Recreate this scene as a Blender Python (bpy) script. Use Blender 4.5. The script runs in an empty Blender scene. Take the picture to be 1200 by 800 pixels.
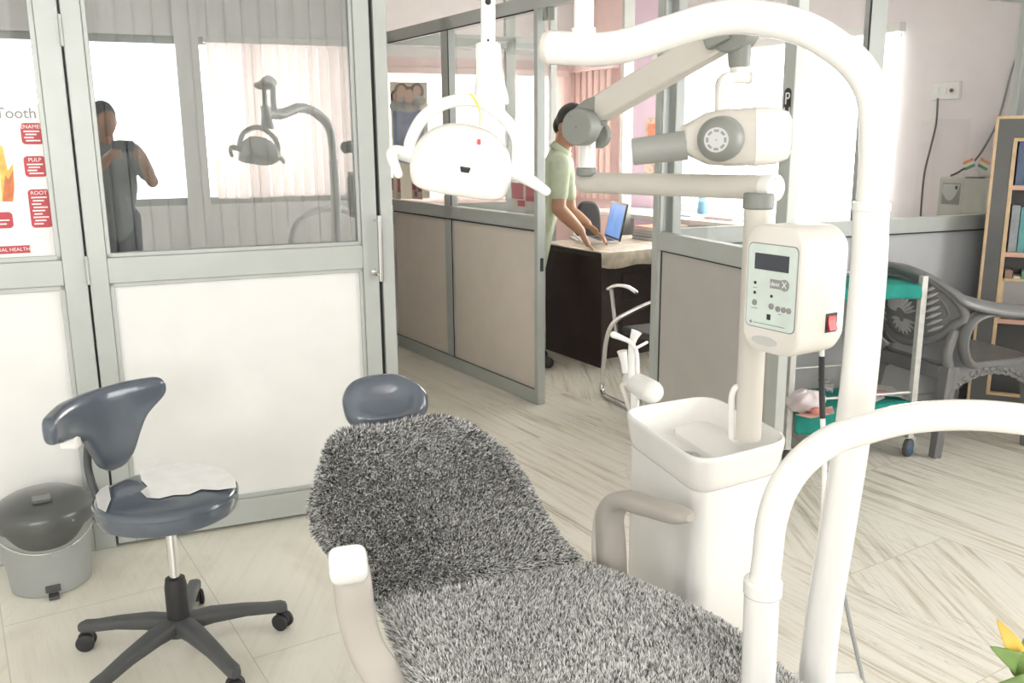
import bpy, bmesh, math, random
import numpy as np
from mathutils import Vector, Matrix
random.seed(7); rng = np.random.default_rng(7)
sc = bpy.context.scene
COL = sc.collection
PI = math.pi

# ------------------------------------------------------------------ camera
F_PX, EYE = 1055.0, 1.4
_d = np.array([37, 4750, 1055.0]); _d /= np.linalg.norm(_d)
_up = -_d
_fw = np.array([0, 0, 1.0]) - _up * _up[2]; _fw /= np.linalg.norm(_fw)
_rt = np.cross(_d, _fw)
cam_d = bpy.data.cameras.new('camera'); cam = bpy.data.objects.new('camera', cam_d); COL.objects.link(cam)
cam_d.sensor_width = 36.0; cam_d.lens = F_PX * 36.0 / 1200.0; cam_d.clip_start = 0.05; cam_d.clip_end = 100
_ax = [Vector((_rt[i], _fw[i], _up[i])) for i in range(3)]          # camera right, down, forward in the world
cam.matrix_world = Matrix(((_ax[0].x, -_ax[1].x, -_ax[2].x, 0), (_ax[0].y, -_ax[1].y, -_ax[2].y, 0), (_ax[0].z, -_ax[1].z, -_ax[2].z, EYE), (0, 0, 0, 1)))
sc.camera = cam

# ------------------------------------------------------------------ world, daylight, exposure
sc.view_settings.view_transform = 'Standard'; sc.view_settings.look = 'None'
sc.view_settings.exposure = 0.5; sc.view_settings.gamma = 1.0; sc.view_settings.use_curve_mapping = False
sc.cycles.max_bounces = 10; sc.cycles.diffuse_bounces = 5; sc.cycles.glossy_bounces = 4
sc.cycles.transparent_max_bounces = 16; sc.cycles.transmission_bounces = 4; sc.cycles.use_denoising = True
sc.cycles.sample_clamp_indirect = 6.0; sc.cycles.caustics_reflective = False; sc.cycles.caustics_refractive = False
world = bpy.data.worlds.new('sky'); sc.world = world; world.use_nodes = True
bg = world.node_tree.nodes['Background']; bg.inputs[0].default_value = (0.93, 0.97, 1.0, 1); bg.inputs[1].default_value = 2.2

def daylight(name, loc, target, w, h, power, color=(1, 1, 1)):
    ld = bpy.data.lights.new(name, 'AREA'); ld.shape = 'RECTANGLE'; ld.size = w; ld.size_y = h; ld.energy = power; ld.color = color
    o = bpy.data.objects.new(name, ld); COL.objects.link(o); o.location = loc
    o.rotation_euler = (Vector(target) - Vector(loc)).to_track_quat('-Z', 'Y').to_euler()
    return o
daylight('daylight_back_window', (0.35, -1.95, 1.6), (0.0, -1.0, 1.5), 4.2, 1.5, 105, (1, 0.985, 0.95))
daylight('daylight_right_window', (4.1, 1.9, 1.6), (3.0, 1.7, 1.45), 3.2, 1.5, 75, (1, 0.985, 0.95))
daylight('daylight_office_window', (2.75, 6.55, 1.5), (1.7, 5.9, 1.5), 3.2, 1.3, 380, (1, 0.97, 0.93))
daylight('daylight_far_window', (-0.7, 9.0, 1.5), (-0.4, 7.9, 1.4), 2.6, 1.2, 140, (1, 0.96, 0.93))

# ------------------------------------------------------------------ reading points off the photograph
def ray(px, py):
    c = np.array([px - 600.0, py - 400.0, F_PX]); return np.array([c @ _rt, c @ _fw, c @ _up])
def at(px, py, Y):                      # the point seen at (px, py) lying at distance Y
    r = ray(px, py); return Vector(r * (Y / r[1])) + Vector((0, 0, EYE))
def flat(px, py, h=0.0):                # the point seen at (px, py) lying at height h
    r = ray(px, py); return Vector(r * ((h - EYE) / r[2])) + Vector((0, 0, EYE))
def onplane(px, py, p0, n):             # the point seen at (px, py) on a plane
    r = Vector(ray(px, py)); o = Vector((0, 0, EYE)); n = Vector(n); return o + r * (n.dot(Vector(p0) - o) / n.dot(r))

# ------------------------------------------------------------------ mesh builder
def basis(x, y, z, o=(0, 0, 0)):
    x, y, z = Vector(x), Vector(y), Vector(z)
    return Matrix(((x.x, y.x, z.x, o[0]), (x.y, y.y, z.y, o[1]), (x.z, y.z, z.z, o[2]), (0, 0, 0, 1)))
def smooth_path(pts, n=6, closed=False):
    pts = [Vector(p) for p in pts]; out = []; N = len(pts)
    rngi = range(N) if closed else range(N - 1)
    for i in rngi:
        if closed: p0, p1, p2, p3 = pts[i-1], pts[i], pts[(i+1) % N], pts[(i+2) % N]
        else: p0, p1, p2, p3 = pts[max(i-1, 0)], pts[i], pts[i+1], pts[min(i+2, N-1)]
        for k in range(n):
            t = k / n
            out.append(0.5 * ((2*p1) + (p2-p0)*t + (2*p0-5*p1+4*p2-p3)*t*t + (3*p1-p0-3*p2+p3)*t**3))
    if not closed: out.append(pts[-1])
    return out
def smooth_vals(v, n=6):
    q = smooth_path([(a, 0, 0) for a in v], n); return [p.x for p in q]
class MB:
    def __init__(s, M=None): s.v = []; s.f = []; s.M = M or Matrix()
    def add(s, vs, fs):
        b = len(s.v); s.v += [tuple(s.M @ Vector(p)) for p in vs]; s.f += [tuple(b + i for i in f) for f in fs]; return s
    def box(s, x0, x1, y0, y1, z0, z1):
        return s.add([(x, y, z) for z in (z0, z1) for y in (y0, y1) for x in (x0, x1)], [(0,2,3,1), (4,5,7,6), (0,1,5,4), (2,6,7,3), (0,4,6,2), (1,3,7,5)])
    def bar(s, a, b, w, h, upv=(0, 0, 1)):
        a, b = Vector(a), Vector(b); t = (b - a).normalized(); u = t.cross(Vector(upv))
        if u.length < 1e-5: u = t.cross(Vector((1, 0, 0)))
        u.normalize(); v = u.cross(t); vs = []
        for p in (a, b): vs += [p - u*w/2 - v*h/2, p + u*w/2 - v*h/2, p + u*w/2 + v*h/2, p - u*w/2 + v*h/2]
        return s.add(vs, [(0,1,2,3), (7,6,5,4), (0,4,5,1), (1,5,6,2), (2,6,7,3), (3,7,4,0)])
    def rings(s, rings, closed_u=True, cap=True, loop=False):
        n = len(rings[0]); vs = [p for r in rings for p in r]; fs = []; R = len(rings)
        for i in range(R if loop else R - 1):
            a, b = i * n, ((i + 1) % R) * n
            for j in range(n if closed_u else n - 1):
                k = (j + 1) % n; fs.append((a + j, a + k, b + k, b + j))
        if cap and not loop: fs.append(tuple(reversed(range(n)))); fs.append(tuple((R - 1) * n + j for j in range(n)))
        return s.add(vs, fs)
    def tube(s, pts, r, seg=16, cap=True, loop=False, round_end=False, flatten=None):
        pts = [Vector(p) for p in pts]; N = len(pts)
        rs = list(r) if hasattr(r, '__len__') else [r] * N
        T = []
        for i in range(N):
            if loop: t = pts[(i+1) % N] - pts[i-1]
            else: t = pts[min(i+1, N-1)] - pts[max(i-1, 0)]
            T.append(t.normalized())
        ref = Vector((0, 0, 1)) if abs(T[0].z) < 0.9 else Vector((1, 0, 0))
        u = T[0].cross(ref).normalized(); frames = []
        for i in range(N):
            u = (u - T[i] * u.dot(T[i])).normalized(); frames.append((u.copy(), T[i].cross(u)))
        if round_end and not loop:
            pre, post = [], []
            for k in range(1, 5):
                a = k / 5 * PI / 2
                pre.insert(0, (pts[0] - T[0] * rs[0] * math.sin(a), rs[0] * math.cos(a), frames[0]))
                post.append((pts[-1] + T[-1] * rs[-1] * math.sin(a), rs[-1] * math.cos(a), frames[-1]))
            allr = pre + [(pts[i], rs[i], frames[i]) for i in range(N)] + post
        else: allr = [(pts[i], rs[i], frames[i]) for i in range(N)]
        f2 = flatten or (1, 1); R = []
        for p, rr, (a, b) in allr:
            R.append([p + (a * math.cos(2*PI*j/seg) * f2[0] + b * math.sin(2*PI*j/seg) * f2[1]) * rr for j in range(seg)])
        return s.rings(R, True, cap, loop)
    def lathe(s, prof, c=(0, 0, 0), axis=(0, 0, 1), seg=32, cap=True):
        ax = Vector(axis).normalized(); ref = Vector((1, 0, 0)) if abs(ax.x) < 0.9 else Vector((0, 1, 0))
        u = (ref - ax * ref.dot(ax)).normalized(); w = ax.cross(u); c = Vector(c)
        return s.rings([[c + ax * h + (u * math.cos(2*PI*j/seg) + w * math.sin(2*PI*j/seg)) * max(r, 1e-4) for j in range(seg)] for r, h in prof], True, cap)
    def prism(s, outl, ext):            # planar outline (list of points) pushed along a vector
        outl = [Vector(p) for p in outl]; ext = Vector(ext); n = len(outl)
        return s.add(outl + [p + ext for p in outl], [tuple(range(n))[::-1], tuple(range(n, 2*n))] + [(i, (i+1) % n, n + (i+1) % n, n + i) for i in range(n)])
    def ell(s, c, rx, ry, rz, seg=20, rows=12):
        c = Vector(c); R = []
        for i in range(rows + 1):
            a = -PI/2 + PI * i / rows; a = max(-PI/2 + .02, min(PI/2 - .02, a))
            R.append([c + Vector((rx*math.cos(a)*math.cos(2*PI*j/seg), ry*math.cos(a)*math.sin(2*PI*j/seg), rz*math.sin(a))) for j in range(seg)])
        return s.rings(R)
def superell(w, d, n=4, seg=40):        # rounded rectangle outline
    out = []
    for j in range(seg):
        a = 2*PI*j/seg; c, q = math.cos(a), math.sin(a)
        out.append((w/2 * math.copysign(abs(c)**(2/n), c), d/2 * math.copysign(abs(q)**(2/n), q)))
    return out
def rrect(x0, x1, y0, y1, r, k=6):      # rounded rectangle, counter clockwise
    out = []
    for cx, cy, a0 in ((x1-r, y1-r, 0), (x0+r, y1-r, PI/2), (x0+r, y0+r, PI), (x1-r, y0+r, 1.5*PI)):
        for i in range(k + 1):
            a = a0 + PI/2 * i / k; out.append((cx + r*math.cos(a), cy + r*math.sin(a)))
    return out

# ------------------------------------------------------------------ objects
def thing(name, label, cat, loc=(0, 0, 0), group=None):
    o = bpy.data.objects.new(name, None); COL.objects.link(o); o.location = loc; o.empty_display_size = 0.05
    o['label'] = label; o['category'] = cat
    if group: o['group'] = group
    return o
def tag(o, label, cat, group=None):
    o['label'] = label; o['category'] = cat
    if group: o['group'] = group
    return o
def _inv(o):                             # world translation of an (unrotated) parent chain, inverted
    return Matrix.Translation(-(Vector(o.get('_w', (0, 0, 0)))))
WLOC = {}
def wloc(o):
    if o is None: return Vector((0, 0, 0))
    if o.parent is None: return Vector(o.location)
    return WLOC.get(o.name, Vector((0, 0, 0)))
def obj(name, mb, m, parent=None, bevel=0, sub=0, smooth=True, label=None, seg=2, angle=35, kind=None):
    """one mesh object; vertices are given in world space, the object's origin sits at its parent's origin"""
    me = bpy.data.meshes.new(name); off = wloc(parent)
    vs = [(x - off.x, y - off.y, z - off.z) for x, y, z in mb.v] if parent else mb.v
    me.from_pydata(vs, [], mb.f); me.validate()
    bm = bmesh.new(); bm.from_mesh(me); bmesh.ops.recalc_face_normals(bm, faces=bm.faces); bm.to_mesh(me); bm.free()
    if m: me.materials.append(m)
    o = bpy.data.objects.new(name, me); COL.objects.link(o)
    if parent: o.parent = parent; WLOC[o.name] = off
    if smooth: me.polygons.foreach_set('use_smooth', [True] * len(me.polygons))
    if bevel:
        b = o.modifiers.new('bevel', 'BEVEL'); b.width = bevel; b.segments = seg; b.limit_method = 'ANGLE'; b.angle_limit = math.radians(angle)
    if sub:
        q = o.modifiers.new('subdivision', 'SUBSURF'); q.levels = sub; q.render_levels = sub
    elif smooth:
        try: me.set_sharp_from_angle(angle=math.radians(angle))
        except Exception: pass
    if label: o['label'] = label
    if kind: o['kind'] = kind
    return o
def struct(name, loc=(0, 0, 0), label=None):
    o = bpy.data.objects.new(name, None); COL.objects.link(o); o.location = loc; o.empty_display_size = .05; o['kind'] = 'structure'
    if label: o['label'] = label
    return o
def sobj(name, mb, m, label=None, **k):
    o = obj(name, mb, m, **k); o['kind'] = 'structure'
    if label: o['label'] = label
    return o
def text(name, body, size, M, m, parent, ext=0.0006, align='CENTER'):
    cu = bpy.data.curves.new(name, 'FONT'); cu.body = body; cu.size = size; cu.extrude = ext; cu.align_x = align; cu.align_y = 'CENTER'
    tmp = bpy.data.objects.new('tmp', cu); COL.objects.link(tmp); bpy.context.view_layer.update()
    me = bpy.data.meshes.new_from_object(tmp.evaluated_get(bpy.context.evaluated_depsgraph_get())); bpy.data.objects.remove(tmp)
    me.name = name; me.materials.clear(); me.materials.append(m); o = bpy.data.objects.new(name, me); COL.objects.link(o)
    off = wloc(parent); o.parent = parent; MM = M.copy(); MM.translation = MM.translation - off; o.matrix_local = MM
    WLOC[o.name] = off
    return o

# ------------------------------------------------------------------ materials
def mat(name, c, rough=0.5, metal=0.0, var=0.05, scale=8.0, bump=0.0, bscale=60.0, coat=0.0, spec=0.5):
    m = bpy.data.materials.new(name); m.use_nodes = True; nt = m.node_tree; b = nt.nodes['Principled BSDF']
    b.inputs['Roughness'].default_value = rough; b.inputs['Metallic'].default_value = metal
    b.inputs['Specular IOR Level'].default_value = spec; b.inputs['Coat Weight'].default_value = coat; b.inputs['Coat Roughness'].default_value = 0.08
    tc = nt.nodes.new('ShaderNodeTexCoord'); nz = nt.nodes.new('ShaderNodeTexNoise'); nz.inputs['Scale'].default_value = scale; nz.inputs['Detail'].default_value = 4
    nt.links.new(tc.outputs['Object'], nz.inputs['Vector'])
    cr = nt.nodes.new('ShaderNodeValToRGB'); cr.color_ramp.elements[0].position = 0.3; cr.color_ramp.elements[1].position = 0.7
    cr.color_ramp.elements[0].color = tuple(max(0, x * (1 - var)) for x in c) + (1,); cr.color_ramp.elements[1].color = tuple(min(1, x * (1 + var)) for x in c) + (1,)
    nt.links.new(nz.outputs['Fac'], cr.inputs['Fac']); nt.links.new(cr.outputs['Color'], b.inputs['Base Color'])
    if bump:
        n2 = nt.nodes.new('ShaderNodeTexNoise'); n2.inputs['Scale'].default_value = bscale; nt.links.new(tc.outputs['Object'], n2.inputs['Vector'])
        bp = nt.nodes.new('ShaderNodeBump'); bp.inputs['Strength'].default_value = bump; bp.inputs['Distance'].default_value = 0.01
        nt.links.new(n2.outputs['Fac'], bp.inputs['Height']); nt.links.new(bp.outputs['Normal'], b.inputs['Normal'])
    return m
def glass(name, refl, tint=(1, 1, 1), rough=0.0, span=0.6):
    m = bpy.data.materials.new(name); m.use_nodes = True; nt = m.node_tree; nt.nodes.clear()
    out = nt.nodes.new('ShaderNodeOutputMaterial'); mx = nt.nodes.new('ShaderNodeMixShader'); tr = nt.nodes.new('ShaderNodeBsdfTransparent'); gl = nt.nodes.new('ShaderNodeBsdfGlossy')
    tr.inputs[0].default_value = tint + (1,); gl.inputs['Roughness'].default_value = rough; gl.inputs[0].default_value = (1, 1, 1, 1)
    lw = nt.nodes.new('ShaderNodeLayerWeight'); lw.inputs[0].default_value = 0.25
    mp = nt.nodes.new('ShaderNodeMapRange'); mp.inputs['To Min'].default_value = refl; mp.inputs['To Max'].default_value = min(1, refl + span)
    nt.links.new(lw.outputs['Fresnel'], mp.inputs['Value']); nt.links.new(mp.outputs[0], mx.inputs[0]); nt.links.new(tr.outputs[0], mx.inputs[1]); nt.links.new(gl.outputs[0], mx.inputs[2]); nt.links.new(mx.outputs[0], out.inputs[0])
    return m
def translucent(name, c, f=0.45):
    m = mat(name, c, 0.8); nt = m.node_tree; b = nt.nodes['Principled BSDF']; out = [n for n in nt.nodes if n.type == 'OUTPUT_MATERIAL'][0]
    t = nt.nodes.new('ShaderNodeBsdfTranslucent'); t.inputs[0].default_value = c + (1,); mx = nt.nodes.new('ShaderNodeMixShader'); mx.inputs[0].default_value = f
    nt.links.new(b.outputs[0], mx.inputs[1]); nt.links.new(t.outputs[0], mx.inputs[2]); nt.links.new(mx.outputs[0], out.inputs[0]); return m

ALU = mat('aluminium_paint', (0.48, 0.505, 0.485), 0.42, 0.2, 0.03)
BOARD = mat('white_laminate', (0.83, 0.83, 0.815), 0.32, 0, 0.02, coat=0.2)
BOARD_BEIGE = mat('beige_laminate', (0.72, 0.655, 0.58), 0.4, 0, 0.03)
BOARD_GREY = mat('grey_laminate', (0.47, 0.445, 0.42), 0.4, 0, 0.03)
BOARD_COOL = mat('cool_grey_laminate', (0.50, 0.515, 0.535), 0.4, 0, 0.03)
GASKET = mat('black_gasket', (0.03, 0.03, 0.03), 0.7)
WHITE_WALL = mat('white_wall_paint', (0.86, 0.85, 0.84), 0.8, 0, 0.02)
PINK_WALL = mat('pink_wall_paint', (0.80, 0.655, 0.64), 0.8, 0, 0.03)
PURPLE_WALL = mat('mauve_wall_paint', (0.72, 0.60, 0.72), 0.8, 0, 0.03)
PALE_WALL = mat('pale_mauve_wall_paint', (0.80, 0.74, 0.76), 0.8, 0, 0.03)
GLASS_DOOR = glass('reflective_glass', 0.25, (0.9, 0.92, 0.92))
GLASS = glass('clear_glass', 0.012, (0.97, 0.98, 0.98), span=0.3)
WHITE = mat('white_enamel', (0.86, 0.855, 0.83), 0.22, 0, 0.015, coat=0.4)
CREAM = mat('cream_plastic', (0.66, 0.63, 0.575), 0.4, 0, 0.02)
ARM_GREY = mat('warm_grey_plastic', (0.46, 0.43, 0.39), 0.42, 0, 0.03)
JOINT_GREY = mat('joint_grey_plastic', (0.25, 0.26, 0.24), 0.45, 0, 0.03)
CHROME = mat('chrome', (0.75, 0.75, 0.75), 0.12, 1.0, 0.02)
BLACK = mat('black_plastic', (0.025, 0.025, 0.027), 0.5, 0, 0.1)
DARKPL = mat('dark_grey_plastic', (0.075, 0.078, 0.08), 0.5, 0, 0.1)
VINYL = mat('blue_grey_vinyl', (0.085, 0.105, 0.135), 0.22, 0, 0.08, bump=0.05, bscale=25, coat=0.6)
RED = mat('red_plastic', (0.55, 0.03, 0.03), 0.35)
TEAL = mat('teal_cloth', (0.012, 0.25, 0.205), 0.85, 0, 0.12, 14, bump=0.3, bscale=90)
WOOD = mat('beech_edge', (0.62, 0.45, 0.27), 0.5, 0, 0.12, 20)
PAPER = mat('white_paper', (0.85, 0.84, 0.82), 0.8, 0, 0.03)
INK = mat('grey_ink', (0.30, 0.30, 0.30), 0.8)

# marble floor: big slabs laid along the glazed partition, brushed with grey and ochre veins
def marble():
    m = bpy.data.materials.new('white_marble_floor'); m.use_nodes = True; nt = m.node_tree; N = nt.nodes.new; L = nt.links.new
    b = nt.nodes['Principled BSDF']; b.inputs['Roughness'].default_value = 0.27; b.inputs['Specular IOR Level'].default_value = 0.5
    tc = N('ShaderNodeTexCoord'); mp = N('ShaderNodeMapping'); mp.inputs['Rotation'].default_value = (0, 0, 1.012); L(tc.outputs['Object'], mp.inputs['Vector'])
    br = N('ShaderNodeTexBrick'); br.offset = 0.5; br.inputs['Scale'].default_value = 1.0; br.inputs['Brick Width'].default_value = 1.15; br.inputs['Row Height'].default_value = 0.58
    br.inputs['Mortar Size'].default_value = 0.0018; br.inputs['Mortar Smooth'].default_value = 0.1; br.inputs['Color1'].default_value = (0, 0, 0, 1); br.inputs['Color2'].default_value = (1, 1, 1, 1); br.inputs['Mortar'].default_value = (.5, .5, .5, 1)
    L(mp.outputs[0], br.inputs['Vector'])
    def streaks(rot, off):
        m2 = N('ShaderNodeMapping'); m2.inputs['Rotation'].default_value = (0, 0, rot); m2.inputs['Location'].default_value = off; L(tc.outputs['Object'], m2.inputs['Vector'])
        m3 = N('ShaderNodeMapping'); m3.inputs['Scale'].default_value = (0.7, 15.0, 1); L(m2.outputs[0], m3.inputs['Vector'])
        # per slab shift, so that veins stop at the joints
        ad = N('ShaderNodeVectorMath'); ad.operation = 'MULTIPLY_ADD'; ad.inputs[1].default_value = (7, 13, 5); L(br.outputs['Color'], ad.inputs[0]); L(m3.outputs[0], ad.inputs[2])
        n1 = N('ShaderNodeTexNoise'); n1.inputs['Scale'].default_value = 2.2; n1.inputs['Detail'].default_value = 8; n1.inputs['Roughness'].default_value = 0.68; n1.inputs['Distortion'].default_value = 0.22; L(ad.outputs[0], n1.inputs['Vector'])
        return n1, ad
    a1, v1 = streaks(1.012, (0, 0, 0)); a2, v2 = streaks(1.012 + 0.55, (3, 1, 0))
    gt = N('ShaderNodeMath'); gt.operation = 'GREATER_THAN'; gt.inputs[1].default_value = 0.62; L(br.outputs['Color'], gt.inputs[0])
    mixf = N('ShaderNodeMix'); mixf.data_type = 'FLOAT'; L(gt.outputs[0], mixf.inputs[0]); L(a1.outputs['Fac'], mixf.inputs[2]); L(a2.outputs['Fac'], mixf.inputs[3])
    cr = N('ShaderNodeValToRGB'); e = cr.color_ramp.elements
    e[0].position = 0.27; e[0].color = (0.33, 0.315, 0.275, 1); e[1].position = 0.39; e[1].color = (0.62, 0.58, 0.475, 1)
    for p, c in ((0.47, (0.77, 0.735, 0.645)), (0.56, (0.83, 0.805, 0.725)), (0.66, (0.70, 0.675, 0.61)), (0.76, (0.81, 0.785, 0.72))):
        q = e.new(p); q.color = c + (1,)
    L(mixf.outputs[0], cr.inputs['Fac'])
    # dark hairline veins
    vn = N('ShaderNodeTexNoise'); vn.inputs['Scale'].default_value = 1.6; vn.inputs['Detail'].default_value = 9; vn.inputs['Roughness'].default_value = 0.62; vn.inputs['Distortion'].default_value = 0.9; L(v1.outputs[0], vn.inputs['Vector'])
    sb = N('ShaderNodeMath'); sb.operation = 'SUBTRACT'; sb.inputs[1].default_value = 0.5; L(vn.outputs['Fac'], sb.inputs[0])
    ab = N('ShaderNodeMath'); ab.operation = 'ABSOLUTE'; L(sb.outputs[0], ab.inputs[0])
    vr = N('ShaderNodeMapRange'); vr.inputs['From Min'].default_value = 0.0; vr.inputs['From Max'].default_value = 0.012; vr.inputs['To Min'].default_value = 0.55; vr.inputs['To Max'].default_value = 0.0; L(ab.outputs[0], vr.inputs['Value'])
    bn = N('ShaderNodeTexNoise'); bn.inputs['Scale'].default_value = 1.3; L(tc.outputs['Object'], bn.inputs['Vector'])
    bm_ = N('ShaderNodeMapRange'); bm_.inputs['From Min'].default_value = 0.48; bm_.inputs['From Max'].default_value = 0.62; L(bn.outputs['Fac'], bm_.inputs['Value'])
    mu = N('ShaderNodeMath'); mu.operation = 'MULTIPLY'; L(vr.outputs[0], mu.inputs[0]); L(bm_.outputs[0], mu.inputs[1])
    mc = N('ShaderNodeMix'); mc.data_type = 'RGBA'; L(mu.outputs[0], mc.inputs[0]); L(cr.outputs['Color'], mc.inputs[6]); mc.inputs[7].default_value = (0.17, 0.165, 0.15, 1)
    # the slabs at the left of the room are plainer and creamier
    sx_ = N('ShaderNodeSeparateXYZ'); L(tc.outputs['Object'], sx_.inputs[0])
    pm = N('ShaderNodeMapRange'); pm.inputs['From Min'].default_value = -0.55; pm.inputs['From Max'].default_value = 0.15; pm.inputs['To Min'].default_value = 0.8; pm.inputs['To Max'].default_value = 0.0; L(sx_.outputs[0], pm.inputs['Value'])
    pn = N('ShaderNodeTexNoise'); pn.inputs['Scale'].default_value = 2.5; pn.inputs['Detail'].default_value = 7; pn.inputs['Distortion'].default_value = 0.8; L(tc.outputs['Object'], pn.inputs['Vector'])
    pr = N('ShaderNodeValToRGB'); pr.color_ramp.elements[0].position = .3; pr.color_ramp.elements[0].color = (.70, .66, .54, 1); pr.color_ramp.elements[1].position = .52; pr.color_ramp.elements[1].color = (.82, .79, .69, 1); L(pn.outputs['Fac'], pr.inputs['Fac'])
    mp2 = N('ShaderNodeMix'); mp2.data_type = 'RGBA'; L(pm.outputs[0], mp2.inputs[0]); L(mc.outputs[2], mp2.inputs[6]); L(pr.outputs['Color'], mp2.inputs[7]); mc = mp2
    # joints
    m4 = N('ShaderNodeMix'); m4.data_type = 'RGBA'; mj = N('ShaderNodeMath'); mj.operation = 'MULTIPLY'; mj.inputs[1].default_value = 0.55; L(br.outputs['Fac'], mj.inputs[0]); L(mj.outputs[0], m4.inputs[0])
    L(mc.outputs[2], m4.inputs[6]); m4.inputs[7].default_value = (0.42, 0.40, 0.35, 1)
    L(m4.outputs[2], b.inputs['Base Color'])
    return m
MARBLE = marble()

# ------------------------------------------------------------------ the setting
UL = Vector((0.9235, 0.3836, 0)); NL = Vector((0.3836, -0.9235, 0)); P0L = flat(280, 615)        # left partition: along, towards the camera
UP = Vector((0.530, -0.848, 0)); NP = Vector((-0.848, -0.530, 0)); P0P = flat(635, 474)           # front partition
UR = Vector((0.932, 0.3624, 0)); NR = Vector((0.3624, -0.932, 0)); P0R = flat(1036.5, 274, 0.945); P0R.z = 0
Z = Vector((0, 0, 1))
ML = basis(UL, NL, Z, P0L); MP = basis(UP, NP, Z, P0P); MR = basis(UR, NR, Z, P0R)
def sL(px, py): return (onplane(px, py, P0L, NL) - P0L).dot(UL)
def sP(px, py): return (onplane(px, py, P0P, NP) - P0P).dot(UP)
def sR(px, py): return (onplane(px, py, P0R, NR) - P0R).dot(UR)

CEIL = 2.62
sobj('floor', MB().box(-6, 8, -4, 15, -0.06, 0), MARBLE, 'white and grey veined marble slab floor', smooth=False)
sobj('ceiling', MB().box(-6, 8, -4, 15, CEIL, CEIL + .06), WHITE_WALL, 'plain white ceiling', smooth=False)

# left partition: fixed glazed bay, then a hinged door, then the jamb
wl = struct('wall_left', P0L, 'grey aluminium partition on the left with a fixed glazed bay')
s_g1, s_pl, s_h, s_dg0, s_dg1, s_st, s_j0, s_j1 = (sL(72.5, 302), sL(80, 302), sL(103.5, 322), sL(125, 300), sL(423, 288), sL(441.5, 300), sL(444.5, 300), sL(460, 300))
T0, T1 = -0.022, 0.022
LT = CEIL
SL0 = -1.75
fr = MB(ML)
fr.box(s_g1 - .0, s_h - .004, T0, T1, 0, LT)                       # mullion between the bay and the door
fr.box(SL0, s_g1, T0, T1, 0.0, 0.105); fr.box(SL0, s_g1, T0, T1, 0.945, 1.03)
fr.box(s_j0 + .004, s_j1, T0 - .01, T1 + .004, 0, LT); fr.box(SL0, s_j0, T0, T1, 2.30, LT)
fr.box(s_h, s_j0, T0, T1, 2.22, 2.31)
obj('frame', fr, ALU, wl, bevel=.003)
bd = MB(ML)
for z0, z1 in ((1.03, 2.30), (0.105, 0.945)):
    bd.box(s_g1 - .016, s_g1, 0.005, 0.017, z0, z1); bd.box(SL0, s_g1, .005, .017, z0, z0 + .016); bd.box(SL0, s_g1, .005, .017, z1 - .016, z1)
obj('glazing_bead', bd, ALU, wl, bevel=.002)
obj('panel', MB(ML).box(SL0, s_g1, -.006, .004, .105, .945), BOARD, wl)
obj('glass', MB(ML).box(SL0, s_g1, -.004, .001, 1.03, 2.30), GLASS_DOOR, wl)
d1 = struct('door_1', P0L + UL * s_h, 'grey aluminium door with tall glass pane and white lower panel')
fr = MB(ML)
fr.box(s_h + .003, s_dg0, T0, T1 + .003, 0.012, 2.21); fr.box(s_dg1, s_st, T0, T1 + .003, 0.012, 2.21)
fr.box(s_dg0, s_dg1, T0, T1 + .003, 0.012, 0.108); fr.box(s_dg0, s_dg1, T0, T1 + .003, 0.943, 1.03); fr.box(s_dg0, s_dg1, T0, T1 + .003, 2.12, 2.21)
obj('frame', fr, ALU, d1, bevel=.003)
bd = MB(ML)
for z0, z1 in ((1.03, 2.12), (0.108, 0.943)):
    bd.box(s_dg0, s_dg0 + .014, .004, .018, z0, z1); bd.box(s_dg1 - .014, s_dg1, .004, .018, z0, z1)
    bd.box(s_dg0, s_dg1, .004, .018, z0, z0 + .014); bd.box(s_dg0, s_dg1, .004, .018, z1 - .014, z1)
obj('glazing_bead', bd, ALU, d1, bevel=.002)
obj('gasket', MB(ML).box(s_st, s_j0 + .004, T0, .008, 0.012, 2.21), GASKET, d1)
obj('panel', MB(ML).box(s_dg0, s_dg1, -.006, .005, .108, .943), BOARD, d1)
obj('glass', MB(ML).box(s_dg0, s_dg1, -.004, .001, 1.03, 2.12), GLASS_DOOR, d1)
def zL(px, py): return onplane(px, py, P0L, NL).z
for za, zb in ((zL(72, 18), zL(74, 55)), (zL(102, 299), zL(105, 332))):
    h = MB(); p = P0L + UL * s_h + NL * (T1 + .006)
    h.tube([p + Z * za, p + Z * zb], .006, 12); obj('hinge', h, ALU, d1)
hs = sL(441.5, 290); za, zb = zL(440, 248), zL(443, 330)
p = P0L + UL * hs + NL * .058
h = MB(); h.tube([p + Z * (za - .01), p + Z * (zb + .01)], .009, 14)
for zz in (za - .03, zb + .03): h.tube([P0L + UL * (hs - .012) + NL * .02 + Z * zz, P0L + UL * (hs - .002) + NL * .055 + Z * zz], .006, 10)
obj('handle', h, CHROME, d1, label='upright chrome pull handle')
k = MB(); q = P0L + UL * sL(436, 317) + NL * .026 + Z * zL(436, 317); k.lathe([(.001, 0), (.011, .001), (.011, .008), (.006, .012), (.001, .013)], q, NL, 16); obj('lock', k, CHROME, d1)

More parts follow.
